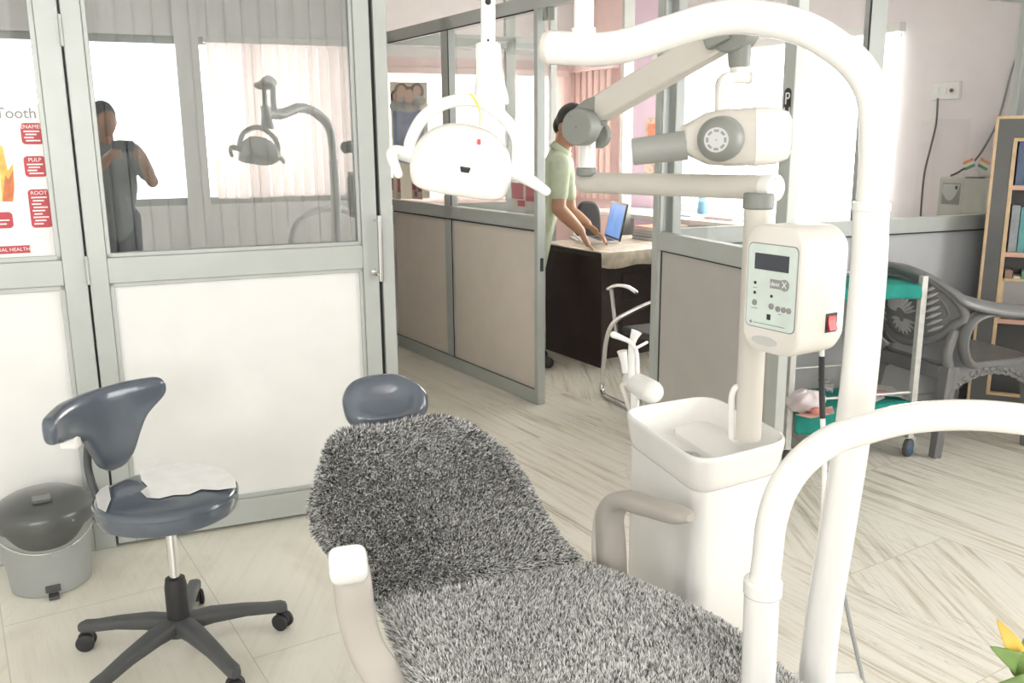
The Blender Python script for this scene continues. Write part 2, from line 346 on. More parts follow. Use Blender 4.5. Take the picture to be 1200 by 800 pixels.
# front partition with its open doorway, door folded back into the room
wf = struct('wall_front', P0P, 'grey aluminium partition with glass over beige panels in front of the office')
s_a, s_b, s_e = sP(525, 254), sP(533, 256), sP(633, 300)
s_c = (flat(768, 292, .945) - P0P).dot(UP)                        # corner post where the right partition starts
fr = MB(MP); TP = 0.024
SP0 = -3.2
for s0, s1 in ((s_a, s_b), (s_e - .022, s_e + .012)): fr.box(s0, s1, -TP, TP, 0, 2.11)
fr.box(SP0, s_e, -TP, TP, 0, .08); fr.box(SP0, s_e, -TP, TP, .945, 1.02); fr.box(SP0, s_c, -TP, TP, 2.04, 2.11)
fr.box(s_c, s_c + .05, -TP, TP, 0, 2.11)
obj('frame', fr, ALU, wf, bevel=.003)
g = MB(MP); g.box(s_b - .002, s_b + .006, TP - .002, TP + .001, .08, .945); g.box(s_b - .002, s_b + .006, TP - .002, TP + .001, 1.02, 2.04); g.box(SP0, s_e - .02, TP - .002, TP + .001, .08, .084); g.box(SP0, s_e - .02, TP - .002, TP + .001, .938, .945); g.box(SP0, s_e - .02, TP - .002, TP + .001, 2.033, 2.04)
obj('gasket', g, GASKET, wf)
for s0, s1 in ((SP0, s_a), (s_b, s_e - .022)):
    obj('panel', MB(MP).box(s0, s1, -.004, .006, .08, .945), BOARD_BEIGE, wf); obj('glass', MB(MP).box(s0, s1, -.003, .002, 1.02, 2.04), GLASS, wf)
st = MB(MP); st.box(s_e + .012, s_e + .0135, -.012, .008, .73, .80)
obj('strike_plate', st, BLACK, wf)
cl = MB(MP); cl.box(s_e + .05, s_e + .10, -.02, .02, 1.98, 2.04); obj('door_closer', cl, JOINT_GREY, wf, bevel=.004)

D0 = flat(768, 290.5, .945); D0.z = 0; UD = Vector((0.338, -0.941, 0)); ND = Vector((-0.941, -0.338, 0)); MD = basis(UD, ND, Z, D0)
d2 = struct('door_2', D0, 'grey framed glass door folded back into the clinic with PUSH sticker')
wD = (onplane(931, 200, D0, ND) - D0).dot(UD); sw = 0.052
fr = MB(MD)
fr.box(.004, sw, -.02, .02, .015, 2.03); fr.box(wD - sw, wD, -.02, .02, .015, 2.03)
fr.box(sw, wD - sw, -.02, .02, .015, .11); fr.box(sw, wD - sw, -.02, .02, .945, 1.02); fr.box(sw, wD - sw, -.02, .02, 1.95, 2.03)
obj('frame', fr, ALU, d2, bevel=.003)
bd = MB(MD)
for z0, z1 in ((.11, .945), (1.02, 1.95)): bd.box(sw, sw + .014, .003, .017, z0, z1); bd.box(wD - sw - .014, wD - sw, .003, .017, z0, z1)
obj('glazing_bead', bd, ALU, d2, bevel=.002)
g = MB(MD); g.box(sw + .014, sw + .019, .004, .009, .11, .945); g.box(sw + .014, wD - sw, .004, .009, .938, .945); obj('gasket', g, GASKET, d2)
obj('panel', MB(MD).box(sw, wD - sw, -.004, .005, .11, .945), BOARD_GREY, d2)
obj('glass', MB(MD).box(sw, wD - sw, -.003, .002, 1.02, 1.95), GLASS, d2)
pc = onplane(923, 142, D0, ND); zc = pc.z; spx = wD - sw / 2 - .004
stk = MB(MD); stk.prism([(spx + a, .0205, zc + b) for a, b in rrect(-.018, .018, -.105, .105, .017)], (0, .001, 0)); so = obj('sticker', stk, BLACK, d2, smooth=False)
PW = mat('sticker_white', (.85, .85, .85), .6)
for i, ch in enumerate('PUSH'):
    text('lettering', ch, .055, basis(UD, Z, ND, D0 + UD * spx + ND * .022 + Z * (zc + .07 - i * .047)), PW, d2)

# right partition
wr = struct('wall_right', P0R, 'grey aluminium partition on the right with wide glass over cool grey panels')
s_r0 = (D0 - P0R).dot(UR) + .03; s_m0, s_m1 = sR(1014, 60), sR(1033, 60); s_r1 = sR(1188, 120); s_r2 = s_r1 + .05; SR1 = 1.9
fr = MB(MR)
for s0, s1 in ((s_r0, s_r0 + .06), (s_m0, s_m1), (s_r1, s_r2)): fr.box(s0, s1, -.022, .022, 0, CEIL)
fr.box(s_r0, SR1, -.022, .022, 0, .1); fr.box(s_r0, SR1, -.022, .022, .945, 1.02)
ztop = onplane(1100, -4, P0R, NR).z
fr.box(s_m1, s_r1, -.022, .022, ztop, ztop + .07); fr.box(s_r0, SR1, -.022, .022, 2.55, CEIL)
obj('frame', fr, ALU, wr, bevel=.003)
g = MB(MR); g.box(s_m0 - .006, s_m0, .018, .024, 1.02, 2.55); g.box(s_r0, SR1, .02, .023, .94, .946); obj('gasket', g, GASKET, wr)
obj('panel', MB(MR).box(s_r0 + .06, SR1, -.004, .006, .1, .945), BOARD_COOL, wr)
for s0, s1 in ((s_r0 + .06, s_m0), (s_m1, s_r1)): obj('glass', MB(MR).box(s0, s1, -.003, .002, 1.02, 2.55), GLASS, wr)
obj('end_board', MB(MR).box(s_r2, SR1, -.004, .006, 1.02, 2.55), PALE_WALL, wr)

# outer wall of the office with its wide window (parallel to the front partition)
W0 = Vector((2.6, 5.3, 0)); MW = basis(UP, NP, Z, W0)
def sW(px, py): return (onplane(px, py, W0, NP) - W0).dot(UP)
def zW(px, py): return onplane(px, py, W0, NP).z
w_l, w_r = sW(778, 150), sW(1052, 100); wb, wt = 0.88, 2.04
ww = struct('wall_office', W0, 'mauve outer wall of the office around the bright window')
m = MB(MW); m.box(w_l, w_r, -.12, 0, 0, wb); m.box(w_l, w_r, -.12, 0, wt, CEIL); obj('window_surround', m, PALE_WALL, ww, smooth=False)
s_pk = sW(737, 150); m = MB(MW); m.box(-4.2, s_pk, -.12, 0, 0, CEIL); obj('pink_face', m, PINK_WALL, ww, smooth=False)
m = MB(MW); m.box(s_pk, w_l, -.12, 0, 0, CEIL); obj('mauve_face', m, PURPLE_WALL, ww, smooth=False)
m = MB(MW); m.box(w_r, 1.1, -.12, 0, 0, CEIL); obj('pale_face', m, PALE_WALL, ww, smooth=False)
w1 = struct('window_1', W0 + UP * w_l, 'wide bright office window')
m = MB(MW)
for s0 in (w_l, w_l + (w_r - w_l) / 3 - .02, w_l + (w_r - w_l) * 2 / 3 - .02, w_r - .05): m.box(s0, s0 + .05, -.10, -.05, wb, wt)
m.box(w_l, w_r, -.10, -.05, wb, wb + .05); m.box(w_l, w_r, -.10, -.05, wt - .05, wt)
obj('window_frame', m, ALU, w1, bevel=.004)
obj('glass', MB(MW).box(w_l, w_r, -.078, -.074, wb, wt), GLASS, w1)
# far wall of the office (parallel to the left partition) with its own window
FW0 = Vector((0.62, 8.5, 0)); MF = basis(UL, NL, Z, FW0)
fb, ft, f_l, f_r = 0.95, 1.95, -2.2, -0.25
wfar = struct('wall_far', FW0, 'pink far wall of the office')
m = MB(MF); m.box(-4.5, f_l, -.12, 0, 0, 2.1); m.box(f_r, .0, -.12, 0, 0, 2.1); m.box(f_l, f_r, -.12, 0, 0, fb); m.box(f_l, f_r, -.12, 0, ft, 2.1); obj('face', m, PINK_WALL, wfar, smooth=False)
m = MB(MF); m.box(f_l, f_l + .05, -.1, -.05, fb, ft); m.box(f_r - .05, f_r, -.1, -.05, fb, ft); m.box((f_l + f_r) / 2, (f_l + f_r) / 2 + .05, -.1, -.05, fb, ft)
obj('upper_face', MB(MF).box(-4.5, 0, -.12, 0, 2.1, CEIL), WHITE_WALL, wfar, smooth=False)
w2 = struct('window_2', FW0 + UL * f_l, 'bright window in the far pink wall'); obj('window_frame', m, ALU, w2, bevel=.004)
# inner glazed screen of the office
Q0 = Vector((-0.5, 6.35, 0)); MQ = basis(UL, NL, Z, Q0); NQ = NL
def sQ(px, py): return (onplane(px, py, Q0, NL) - Q0).dot(UL)
wq = struct('wall_inner', Q0, 'slim grey glazed screen behind the office partition')
q0, q1, q2 = sQ(592, 100), sQ(603, 100), sQ(729, 100); q3 = sQ(741, 100)
m = MB(MQ); m.box(q0, q1, -.02, .02, 0, CEIL); m.box(q2, q3, -.02, .02, 0, CEIL); m.box(-2.4, q1, -.02, .02, 2.03, 2.11); m.box(q1, q1 + .3, -.02, .02, 2.03, 2.11); m.box(-2.4, q1 + .3, -.02, .02, .90, .98); m.box(q1 + .27, q1 + .32, -.02, .02, 0, CEIL); m.box(-2.4, q1 + .3, -.02, .02, 0, .08)
obj('frame', m, ALU, wq, bevel=.003); obj('glass', MB(MQ).box(-2.4, q1 + .27, -.003, .002, .98, 2.03), GLASS, wq); obj('panel', MB(MQ).box(-2.4, q1 + .27, -.004, .004, .08, .90), BOARD_GREY, wq)

# room behind the left partition
RL = 1.6
m = MB(ML); m.box(-2.4, s_j1 + .02, -RL - .08, -RL, 0, CEIL); sobj('wall_left_room', m, WHITE_WALL, 'plain white wall of the room behind the left door', smooth=False)
m = MB(ML); m.box(s_j1 - .025, s_j1 - .005, -RL, -.03, 0, CEIL); sobj('wall_passage', m, WHITE_WALL, 'white side wall of the passage behind the left door', smooth=False)

# walls behind and to the right of the camera, with their windows
B0 = Vector((0, -1.55, 0)); UB = Vector((.9235, .3836, 0)); MBk = basis(UB, Vector((-.3836, .9235, 0)), Z, B0)
wbk = struct('wall_back', B0, 'white wall with a wide window behind the viewer')
bl, br_, bb, bt = -2.0, 2.5, .9, 2.25
m = MB(MBk); m.box(-3.2, bl, -.12, 0, 0, CEIL); m.box(br_, 4.4, -.12, 0, 0, CEIL); m.box(bl, br_, -.12, 0, 0, bb); m.box(bl, br_, -.12, 0, bt, CEIL); obj('face', m, WHITE_WALL, wbk, smooth=False)
obj('pier', MB(MBk).box(1.02, 1.20, -.12, .03, 0, CEIL), WHITE_WALL, wbk, smooth=False)
w3 = struct('window_3', B0 + UB * bl, 'wide aluminium window behind the viewer')
m = MB(MBk)
for s0 in (bl, -.95, .10, 1.58, br_ - .06): m.box(s0, s0 + .06, -.1, -.03, bb, bt)
m.box(bl, br_, -.1, -.03, bb, bb + .06); m.box(bl, br_, -.1, -.03, bt - .06, bt); obj('window_frame', m, ALU, w3, bevel=.004)
G0 = Vector((2.95, 4.85, 0)); UG = Vector((.193, -.981, 0)); MG = basis(UG, Vector((-.981, -.193, 0)), Z, G0)
wg = struct('wall_side', G0, 'white side wall with a wide window right of the viewer')
gl_, gr_ = 1.4, 4.5
m = MB(MG); m.box(-.1, gl_, -.12, 0, 0, CEIL); m.box(gr_, 5.2, -.12, 0, 0, CEIL); m.box(gl_, gr_, -.12, 0, 0, .85); m.box(gl_, gr_, -.12, 0, 2.12, CEIL); obj('face', m, WHITE_WALL, wg, smooth=False)
w4 = struct('window_4', G0 + UG * gl_, 'wide aluminium window right of the viewer')
m = MB(MG)
for i in range(4): s0 = gl_ + (gr_ - gl_ - .06) * i / 3; m.box(s0, s0 + .06, -.1, -.03, .85, 2.12)
m.box(gl_, gr_, -.1, -.03, .85, .91); m.box(gl_, gr_, -.1, -.03, 2.06, 2.12); obj('window_frame', m, ALU, w4, bevel=.004)
sobj('wall_end', MB().box(-2.75, -2.6, -2.9, 7.3, 0, CEIL), WHITE_WALL, 'white end wall left of the viewer, extended unseen to darken the left room', smooth=False)  # extended past the left door, unseen, to shut sky light out there

# ------------------------------------------------------------------ blinds
def blinds(name, label, M, s0, s1, z0, z1, pitch, width, m, head, tilt=12, y=.05):
    o = thing(name, label, 'blinds', M @ Vector((s0, y, z1)))
    b = MB(M); n = max(1, int((s1 - s0) / pitch))
    for i in range(n):
        c = s0 + (i + .5) * pitch; t = math.radians(tilt); w = width / 2
        prof = [(-w, 0), (-w * .4, .006), (w * .4, .006), (w, 0)]
        lo = [(c + a * math.cos(t) - e * math.sin(t), y + a * math.sin(t) + e * math.cos(t)) for a, e in prof]
        zz = z0 + random.uniform(-.006, .006)
        b.add([(p[0], p[1], zz) for p in lo] + [(p[0], p[1], z1) for p in lo], [(k, k + 1, k + 5, k + 4) for k in range(3)])
    obj('slats', b, m, o, smooth=True, angle=60)
    h = MB(M); h.box(s0 - .02, s1 + .02, y - .03, y + .035, z1, z1 + .055); obj('head_rail', h, head, o, bevel=.006)
    return o
BL_WHITE = translucent('white_blind_fabric', (.88, .87, .84), .65)
BL_PEACH = translucent('peach_blind_fabric', (.88, .76, .71), .45)
blinds('vertical_blinds', 'pink vertical blinds seen through the doorway behind the man', MW, sW(652, 150), sW(726, 150), .9, 2.0, .09, .088, BL_PEACH, PINK_WALL, 10)
BL_GREY = translucent('grey_blind_fabric', (.72, .73, .73), .3)
blinds('vertical_blinds', 'long white vertical blinds glowing in the wide office window', MW, w_l - .05, w_r + .02, .90, 2.02, .09, .092, BL_WHITE, WHITE, 8)
blinds('vertical_blinds', 'peach vertical blinds on the far pink office wall', MF, f_l - 1.3, f_r + .1, .9, 1.96, .09, .09, BL_PEACH, PINK_WALL, 14)
blinds('vertical_blinds', 'pale grey vertical blinds behind the glass of the left door', ML, s_dg0 - .08, s_dg1 + .1, .5, 2.2, .0585, .0525, BL_GREY, ALU, 4, -.10)
blinds('vertical_blinds', 'pale grey vertical blinds behind the tooth poster bay', ML, -1.5, s_g1 - .02, .5, 2.2, .0585, .0545, BL_GREY, ALU, 12, -.10)
blinds('vertical_blinds', 'pale pink vertical blinds added behind the viewer to dim the door reflection', MBk, 1.25, 2.45, .95, 2.2, .09, .086, translucent('pale_pink_blind_fabric', (.86, .74, .70), .5), WHITE, 14)  # added out of view to dim and tint the door glass reflection

# ------------------------------------------------------------------ dental chair
A = Vector((0.42, -0.908, 0)); Bv = Vector((0.908, 0.42, 0)); C0 = Vector((-0.055, 1.775, 0.47))
TH = math.radians(40); V = (-A * math.cos(TH) + Z * math.sin(TH)); NV = (A * math.sin(TH) + Z * math.cos(TH))
back_px = [(437, 703), (410, 672), (386, 645), (368, 622), (362, 592), (371, 556), (384, 516), (402, 501), (450, 497), (485, 486), (515, 483), (548, 492), (592, 524), (617, 560), (638, 600), (658, 630), (684, 655), (640, 666), (560, 681), (490, 694)]
def st_back(px, py):
    q = onplane(px, py, C0, NV) - C0; return (q.dot(Bv), q.dot(V))
back_o = [st_back(*p) for p in back_px]
seat_px = [(437, 703), (490, 694), (560, 681), (640, 666), (684, 655), (735, 672), (790, 698), (850, 730), (900, 764), (927, 792)]
def st_seat(px, py):
    q = flat(px, py, C0.z) - C0; return (q.dot(Bv), q.dot(A))
seat_o = [st_seat(*p) for p in seat_px]
print('back outline', [(round(a, 3), round(b, 3)) for a, b in back_o]); print('seat outline', [(round(a, 3), round(b, 3)) for a, b in seat_o])
seat_o = [seat_o[0]] + seat_o[1:] + [(seat_o[-1][0] + .0, seat_o[-1][1] + .16), (seat_o[-1][0] - .06, .98), (-.20, .98), (-.245, .7), (-.27, .3)]
chair = thing('dental_chair', 'white dental treatment chair with blue grey headrest under grey shaggy rugs', 'dental chair', (C0.x + A.x * .3, C0.y + A.y * .3, 0))
MBK = basis(Bv, V, NV, C0); MST = basis(Bv, A, Z, C0)
def inset(o, k):
    cx = sum(p[0] for p in o) / len(o); cy = sum(p[1] for p in o) / len(o); return [(cx + (x - cx) * k, cy + (y - cy) * k) for x, y in o]
m = MB(MBK); m.prism([(x, y, -.10) for x, y in inset(back_o, .93)], (0, 0, .085)); obj('backrest', m, VINYL, chair, bevel=.03, seg=4)
m = MB(MST); m.prism([(x, y, -.12) for x, y in inset(seat_o, .93)], (0, 0, .105)); obj('seat', m, VINYL, chair, bevel=.03, seg=4)
m = MB(MST); m.prism([(x, y, -.19) for x, y in inset(seat_o, .8)], (0, 0, .08)); obj('seat_shell', m, WHITE, chair, bevel=.02, seg=3)
m = MB(MST); m.box(-.13, .13, .05, .45, -.36, -.17); m.box(-.1, .1, .1, .4, -.44, -.36); obj('lift_column', m, WHITE, chair, bevel=.02)
m = MB(MST); m.box(-.24, .24, -.15, .75, -.47, -.42); obj('base', m, WHITE, chair, bevel=.02)
m = MB(); m.bar(C0 - Z * .1 - A * .02, C0 + V * .45 - NV * .13, .14, .04, NV); obj('backrest_bracket', m, WHITE, chair, bevel=.01)
# headrest: a rounded saddle-shaped cushion on a flat bar
hc = at(452, 470, 2.33); HX = Vector((.93, .30, .05)).normalized(); HZ = Vector((-.14, .46, .86)); HZ = (HZ - HX * HZ.dot(HX)).normalized(); HY = HZ.cross(HX)
m = MB(basis(HX, HY, HZ, hc)); R = []
for i in range(15):
    f = -1 + 2 * i / 14; f = max(-.985, min(.985, f)); zz = f * .078; w = .116 * (1 - abs(f)**3)**(1/3) * (1.0 - .30 * max(0, f)**1.3 + .03 * f); ring = []
    for j in range(28):
        a = 2 * PI * j / 28; c_, s_ = math.cos(a), math.sin(a)
        x = w * math.copysign(abs(c_)**.8, c_) - .018 * max(0, f); dy = .05 * (1 - abs(f)**4)**.5
        yy = dy * math.copysign(abs(s_)**.8, s_)
        if s_ < 0: yy += .028 * math.exp(-(x / .07)**2) * math.exp(-(f / .7)**2)
        ring.append((x, yy, zz))
    R.append(ring)
m.rings(R); obj('headrest', m, VINYL, chair, sub=1, label='blue grey vinyl headrest')
m = MB(); m.bar(hc - HZ * .03 + HY * .02, C0 + V * .42 - NV * .09, .05, .012, NV); obj('headrest_bar', m, CHROME, chair)

def arm_loft(pts, ws, ds, widedir, n=8, seg=20):
    P = smooth_path(pts, n); Wd = smooth_vals(ws, n); Dp = smooth_vals(ds, n); mb = MB(); R = []; N = len(P)
    for i, p in enumerate(P):
        t = (P[min(i+1, N-1)] - P[max(i-1, 0)]).normalized(); w = Vector(widedir); w = (w - t * w.dot(t)).normalized(); q = t.cross(w)
        R.append([p + w * x * Wd[i] + q * y * Dp[i] for x, y in superell(1, 1, 3.2, seg)])
    mb.rings(R); return mb
# right armrest: rises beside the backrest and bends forward
pa = [at(722, 760, 1.93), at(718, 680, 1.93), at(716, 635, 1.93), at(715, 603, 1.92), at(728, 586, 1.89), at(762, 594, 1.80), at(796, 604, 1.72), at(810, 607, 1.69)]
obj('armrest', arm_loft(pa, [.066, .066, .064, .062, .062, .060, .054, .022], [.056, .056, .054, .050, .042, .036, .033, .014], Bv), ARM_GREY, chair, label='warm grey looped armrest beside the spittoon')
# left armrest: column with the white pad on its end
pa = [at(486, 850, 1.44), at(462, 810, 1.47), at(432, 765, 1.49), at(419, 725, 1.50), at(414, 690, 1.50), at(412, 668, 1.52)]
la = obj('armrest', arm_loft(pa, [.08, .075, .068, .068, .07, .068], [.05, .05, .05, .05, .05, .045], (1, .25, 0)), ARM_GREY, chair, label='warm grey armrest column with white pad')
pcn = at(408, 661, 1.47); ux = Vector((.97, .2, .05)).normalized(); uy = Vector((-.22, .72, .62)); uy = (uy - ux * uy.dot(ux)).normalized(); un = ux.cross(uy)
m = MB(basis(ux, uy, un, pcn)); R = []
for zz, k in ((-.022, .86), (-.015, .97), (-.004, 1.0), (.008, .98), (.014, .9), (.0165, .6), (.0165, .2)): R.append([(x * k, y * k, zz) for x, y in superell(.070, .066, 4.2, 36)])
m.rings(R); obj('armrest_pad', m, WHITE, chair, label='white glossy pad')

# ------------------------------------------------------------------ shaggy rugs on the chair
def pile_mat(name, sh):
    m = bpy.data.materials.new(name); m.use_nodes = True; nt = m.node_tree; b = nt.nodes['Principled BSDF']; b.inputs['Roughness'].default_value = .42
    g = nt.nodes.new('ShaderNodeNewGeometry'); cr = nt.nodes.new('ShaderNodeValToRGB'); e = cr.color_ramp.elements; cr.color_ramp.interpolation = 'CONSTANT'
    e[0].position = 0; e[0].color = (.014, .014, .014, 1); e[1].position = .26 - sh; e[1].color = (.07, .07, .069, 1)
    for p, c in ((.44 - sh, .22), (.58 - sh, .48), (.72 - sh, .74), (.84 - sh, .88)): q = e.new(p); q.color = (c, c, c * .985, 1)
    nt.links.new(g.outputs['Random Per Island'], cr.inputs['Fac']); nt.links.new(cr.outputs['Color'], b.inputs['Base Color']); return m
PILES = [pile_mat('salt_and_pepper_pile', .10), pile_mat('silver_pile', .25)]; BACKING = mat('dark_rug_backing', (.10, .10, .10), .9, 0, .2, 40)
def inside(x, y, poly):
    c = np.zeros(len(x), bool); n = len(poly)
    for i in range(n):
        x1, y1 = poly[i]; x2, y2 = poly[i - 1]
        cond = ((y1 > y) != (y2 > y)); xi = (x2 - x1) * (y - y1) / ((y2 - y1) if y2 != y1 else 1e-9) + x1
        c ^= cond & (x < xi)
    return c
def edge_dist(x, y, poly):
    d = np.full(len(x), 9.0); n = len(poly)
    for i in range(n):
        a = np.array(poly[i]); b = np.array(poly[i - 1]); ab = b - a; L2 = ab @ ab + 1e-12
        t = np.clip(((x - a[0]) * ab[0] + (y - a[1]) * ab[1]) / L2, 0, 1); d = np.minimum(d, np.hypot(x - a[0] - t * ab[0], y - a[1] - t * ab[1]))
    return d
def rug(name, label, outl, M, count, loc, sag, pm_, lean):
    o = thing(name, label, 'rug', loc, None)
    poly = inset(outl, .975)
    m = MB(M); m.prism([(x, y, -.012) for x, y in poly], (0, 0, .01)); obj('backing', m, BACKING, o, bevel=.004)
    xs = [p[0] for p in poly]; ys = [p[1] for p in poly]
    x = rng.uniform(min(xs), max(xs), count * 2); y = rng.uniform(min(ys), max(ys), count * 2); k = inside(x, y, poly); x, y = x[k], y[k]; n = len(x)
    d = edge_dist(x, y, poly); ed = np.clip(1 - d / .03, 0, 1); z = sag(x, y) - ed**2 * .012
    # lean: a slow field (brushed pile) plus jitter plus outwards near the hem
    gx = .45 * np.sin(7 * x + 3 * y) + .3 * np.sin(15 * y - 4 * x + 1); gy = .45 * np.cos(6 * y - 2 * x + .6) + .3 * np.sin(13 * x + 9 * y)
    e = .01; cx, cy = np.mean(xs), np.mean(ys); ox, oy = x - cx, y - cy; ol = np.hypot(ox, oy) + 1e-6
    lx = lean[0] + gx * .9 + rng.normal(0, .42, n) + ed * .9 * ox / ol; ly = lean[1] + gy * .9 + rng.normal(0, .42, n) + ed * .9 * oy / ol; lz = np.ones(n) * (1.0 - .4 * ed)
    ll = np.sqrt(lx**2 + ly**2 + lz**2); ln = rng.uniform(.013, .022, n); lx, ly, lz = lx / ll * ln, ly / ll * ln, lz / ll * ln
    a = rng.uniform(0, 2 * PI, n); w = rng.uniform(.0009, .0017, n); wx, wy = np.cos(a) * w, np.sin(a) * w
    P = np.empty((n, 5, 3))
    P[:, 0] = np.stack([x - wx * .7, y - wy * .7, z], 1); P[:, 1] = np.stack([x + wx * .7, y + wy * .7, z], 1)
    mx, my, mz = x + lx * .5, y + ly * .5, z + lz * .6
    P[:, 2] = np.stack([mx + wx, my + wy, mz], 1); P[:, 3] = np.stack([mx - wx, my - wy, mz], 1)
    P[:, 4] = np.stack([x + lx, y + ly, z + lz * .95], 1)
    Mn = np.array(M); P = P.reshape(-1, 3) @ Mn[:3, :3].T + Mn[:3, 3] - np.array(loc)
    me = bpy.data.meshes.new('pile'); nv = n * 5; me.vertices.add(nv); me.vertices.foreach_set('co', P.ravel())
    base = np.arange(n)[:, None] * 5; li = np.concatenate([base + np.array([[0, 1, 2, 3]]), base + np.array([[3, 2, 4]])], 1).ravel()
    me.loops.add(len(li)); me.loops.foreach_set('vertex_index', li.astype(np.int32))
    me.polygons.add(n * 2); me.polygons.foreach_set('loop_start', (np.arange(n)[:, None] * 7 + np.array([[0, 4]])).ravel().astype(np.int32))
    me.update(calc_edges=True); me.validate(); me.materials.append(pm_)
    q = bpy.data.objects.new('pile', me); COL.objects.link(q); q.parent = o; WLOC[q.name] = Vector(loc); q['kind'] = 'stuff'
    return o
bump = lambda x, y: .004 * np.sin(9 * x + 2) * np.cos(8 * y)
rug('shaggy_rug', 'grey shaggy rug draped over the upright backrest of the dental chair', back_o, MBK, 105000, tuple(C0 + V * .25), bump, PILES[0], (0, -.15))
rug('shaggy_rug', 'lighter grey shaggy rug lying flat on the dental chair seat', seat_o, MST, 105000, tuple(C0 + A * .35), bump, PILES[1], (.1, -.35))

# ------------------------------------------------------------------ unit box that carries the poles
ub = thing('mounting_box', 'low white box at the foot of the tall white lamp pole', 'box', (.52, 1.4, 0))
m = MB(); m.box(.30, .665, 1.16, 1.56, 0.0, .40); obj('body', m, WHITE, ub, bevel=.015, seg=3)
m = MB(); kp = at(962, 797, 1.44); m.lathe([(.0, -.03), (.009, -.03), (.009, 0), (.014, .001), (.014, .012), (.009, .018), (.0, .019)], (kp.x, kp.y, .40), Z, 20); obj('knob', m, CHROME, ub)

# ------------------------------------------------------------------ dental lamp: arched pole, post, arm, yoke and head
dl = thing('dental_lamp', 'white dental lamp with half ring yoke hanging from the tall arched pole', 'dental lamp', at(957, 788, 1.5))
low = smooth_path([at(956, 800, 1.5), at(968, 700, 1.5), at(1000, 500, 1.5), at(1017, 330, 1.5), at(1021, 240, 1.5)], 8)
m = MB(); m.tube(low, [.0325 - .004 * i / (len(low) - 1) for i in range(len(low))], 28); obj('pole', m, WHITE, dl)
cp = [at(1021, 248, 1.5), at(1022, 236, 1.5)]
m = MB(); m.tube([cp[0], cp[1]], .0305, 28); obj('collar', m, WHITE, dl, bevel=.003)
arc = smooth_path([at(1022, 240, 1.5), at(1026, 175, 1.5), at(1024, 118, 1.5), at(1008, 82, 1.505), at(978, 54, 1.51), (at(935, 31, 1.52)), at(878, 20, 1.54), at(835, 23, 1.56), at(787, 37, 1.59), at(735, 53, 1.62), at(700, 58, 1.64), at(668, 57, 1.655), at(645, 56, 1.67)], 8)
m = MB(); m.tube(arc, [.0255 + .0035 * i / (len(arc) - 1) for i in range(len(arc))], 28); obj('arched_arm', m, WHITE, dl)
m = MB(); e = arc[-1]; t = (arc[-1] - arc[-2]).normalized(); m.lathe([(.029, -.002), (.0295, .004), (.026, .011), (.012, .013), (.001, .013)], e, t, 28); obj('end_cap', m, CREAM, dl)
pp = at(684, 50, 1.648); top = at(684, -75, 1.648)
m = MB(); m.tube([pp, Vector((pp.x, pp.y, top.z))], .0175, 24); m.tube([at(684, 44, 1.648), at(684, 33, 1.648)], .0215, 24); obj('pivot_post', m, WHITE, dl)
lt = at(572, 3, 1.85); kn = lt + Z * .025
m = MB(); a0 = Vector((pp.x, pp.y, top.z - .02)); m.tube(smooth_path([a0 + Vector((.02, -.03, 0)), a0, (a0 + kn) / 2 + Z * .02, kn + Vector((0, -.0, .01))], 6), .024, 20, round_end=True); obj('spring_arm', m, WHITE, dl)
m = MB(); m.ell(kn, .055, .04, .022); obj('knuckle', m, CREAM, dl)
m = MB(); m.tube([lt + Z * .02, at(572, 60, 1.85)], .0145, 24); obj('drop_tube', m, WHITE, dl)
prof = [(50, 24), (52, 28.5), (58, 29.5), (75, 29), (95, 33), (108, 38), (118, 41), (122, 40)]
m = MB(); ctr = at(572, 50, 1.85); R = []
for y, w in prof:
    c = at(572 + (y - 50) * .05, y, 1.85); r = w / 2 * 1.85 / F_PX * .99; R.append([c + Vector((math.cos(2*PI*j/24) * r, math.sin(2*PI*j/24) * r, 0)) for j in range(24)])
m.rings(R); obj('sleeve', m, WHITE, dl)
for px, py, r_ in ((572, 47, .0025), (577, 107, .0025), (572, 2, .006)):
    m = MB(); m.ell(at(px, py, 1.835), r_, r_, r_, 12, 8); obj('screw', m, BLACK, dl)
yk = smooth_path([at(480, 180, 1.85), at(482, 163, 1.85), at(496, 138, 1.84), at(522, 121, 1.84), at(556, 118, 1.84), at(588, 136, 1.84), at(605, 160, 1.85), at(606, 185, 1.86), at(602, 202, 1.86)], 7)
m = MB(); m.tube(yk, .0125, 18, round_end=True, flatten=(1.0, 1.0)); obj('yoke', m, WHITE, dl)
# head shell
LX = Vector((.975, .05, -.16)).normalized(); LZ = Vector((.15, -.28, .94)); LZ = (LZ - LX * LZ.dot(LX)).normalized(); LY = LZ.cross(LX)
hd = at(539, 210, 1.86); m = MB(basis(LX, LY, LZ, hd)); R = []
for zz, w, d_, n in ((-.013, .096, .070, 3.2), (-.011, .0985, .072, 3.2), (.012, .1035, .078, 3), (.034, .104, .078, 3), (.058, .097, .070, 2.8), (.080, .083, .057, 2.6), (.097, .064, .042, 2.4), (.108, .040, .026, 2.2), (.112, .015, .010, 2)):
    R.append([(x, y, zz) for x, y in superell(2 * w, 2 * d_, n, 40)])
m.rings(R); head = obj('lamp_head', m, WHITE, dl, sub=1)
m = MB(basis(LX, LY, LZ, hd)); m.prism([(x, y, -.0145) for x, y in superell(.15, .11, 3, 30)], (0, 0, .003)); obj('light_window', m, GLASS, dl)
vp = at(545, 199.5, 1.772); m = MB(basis(LX, LY, LZ, vp)); m.prism([(-.010, .0, .0045), (.010, .0, .0045), (.0075, .0, -.0045), (-.0075, .0, -.0045)], (0, .03, 0)); obj('vent', m, BLACK, dl)
m = MB(); m.prism([at(559.5, 163, 1.785), at(563, 163, 1.785), at(563, 169, 1.785), at(559.5, 169, 1.785)], (0, .02, 0)); obj('red_sticker', m, RED, dl)
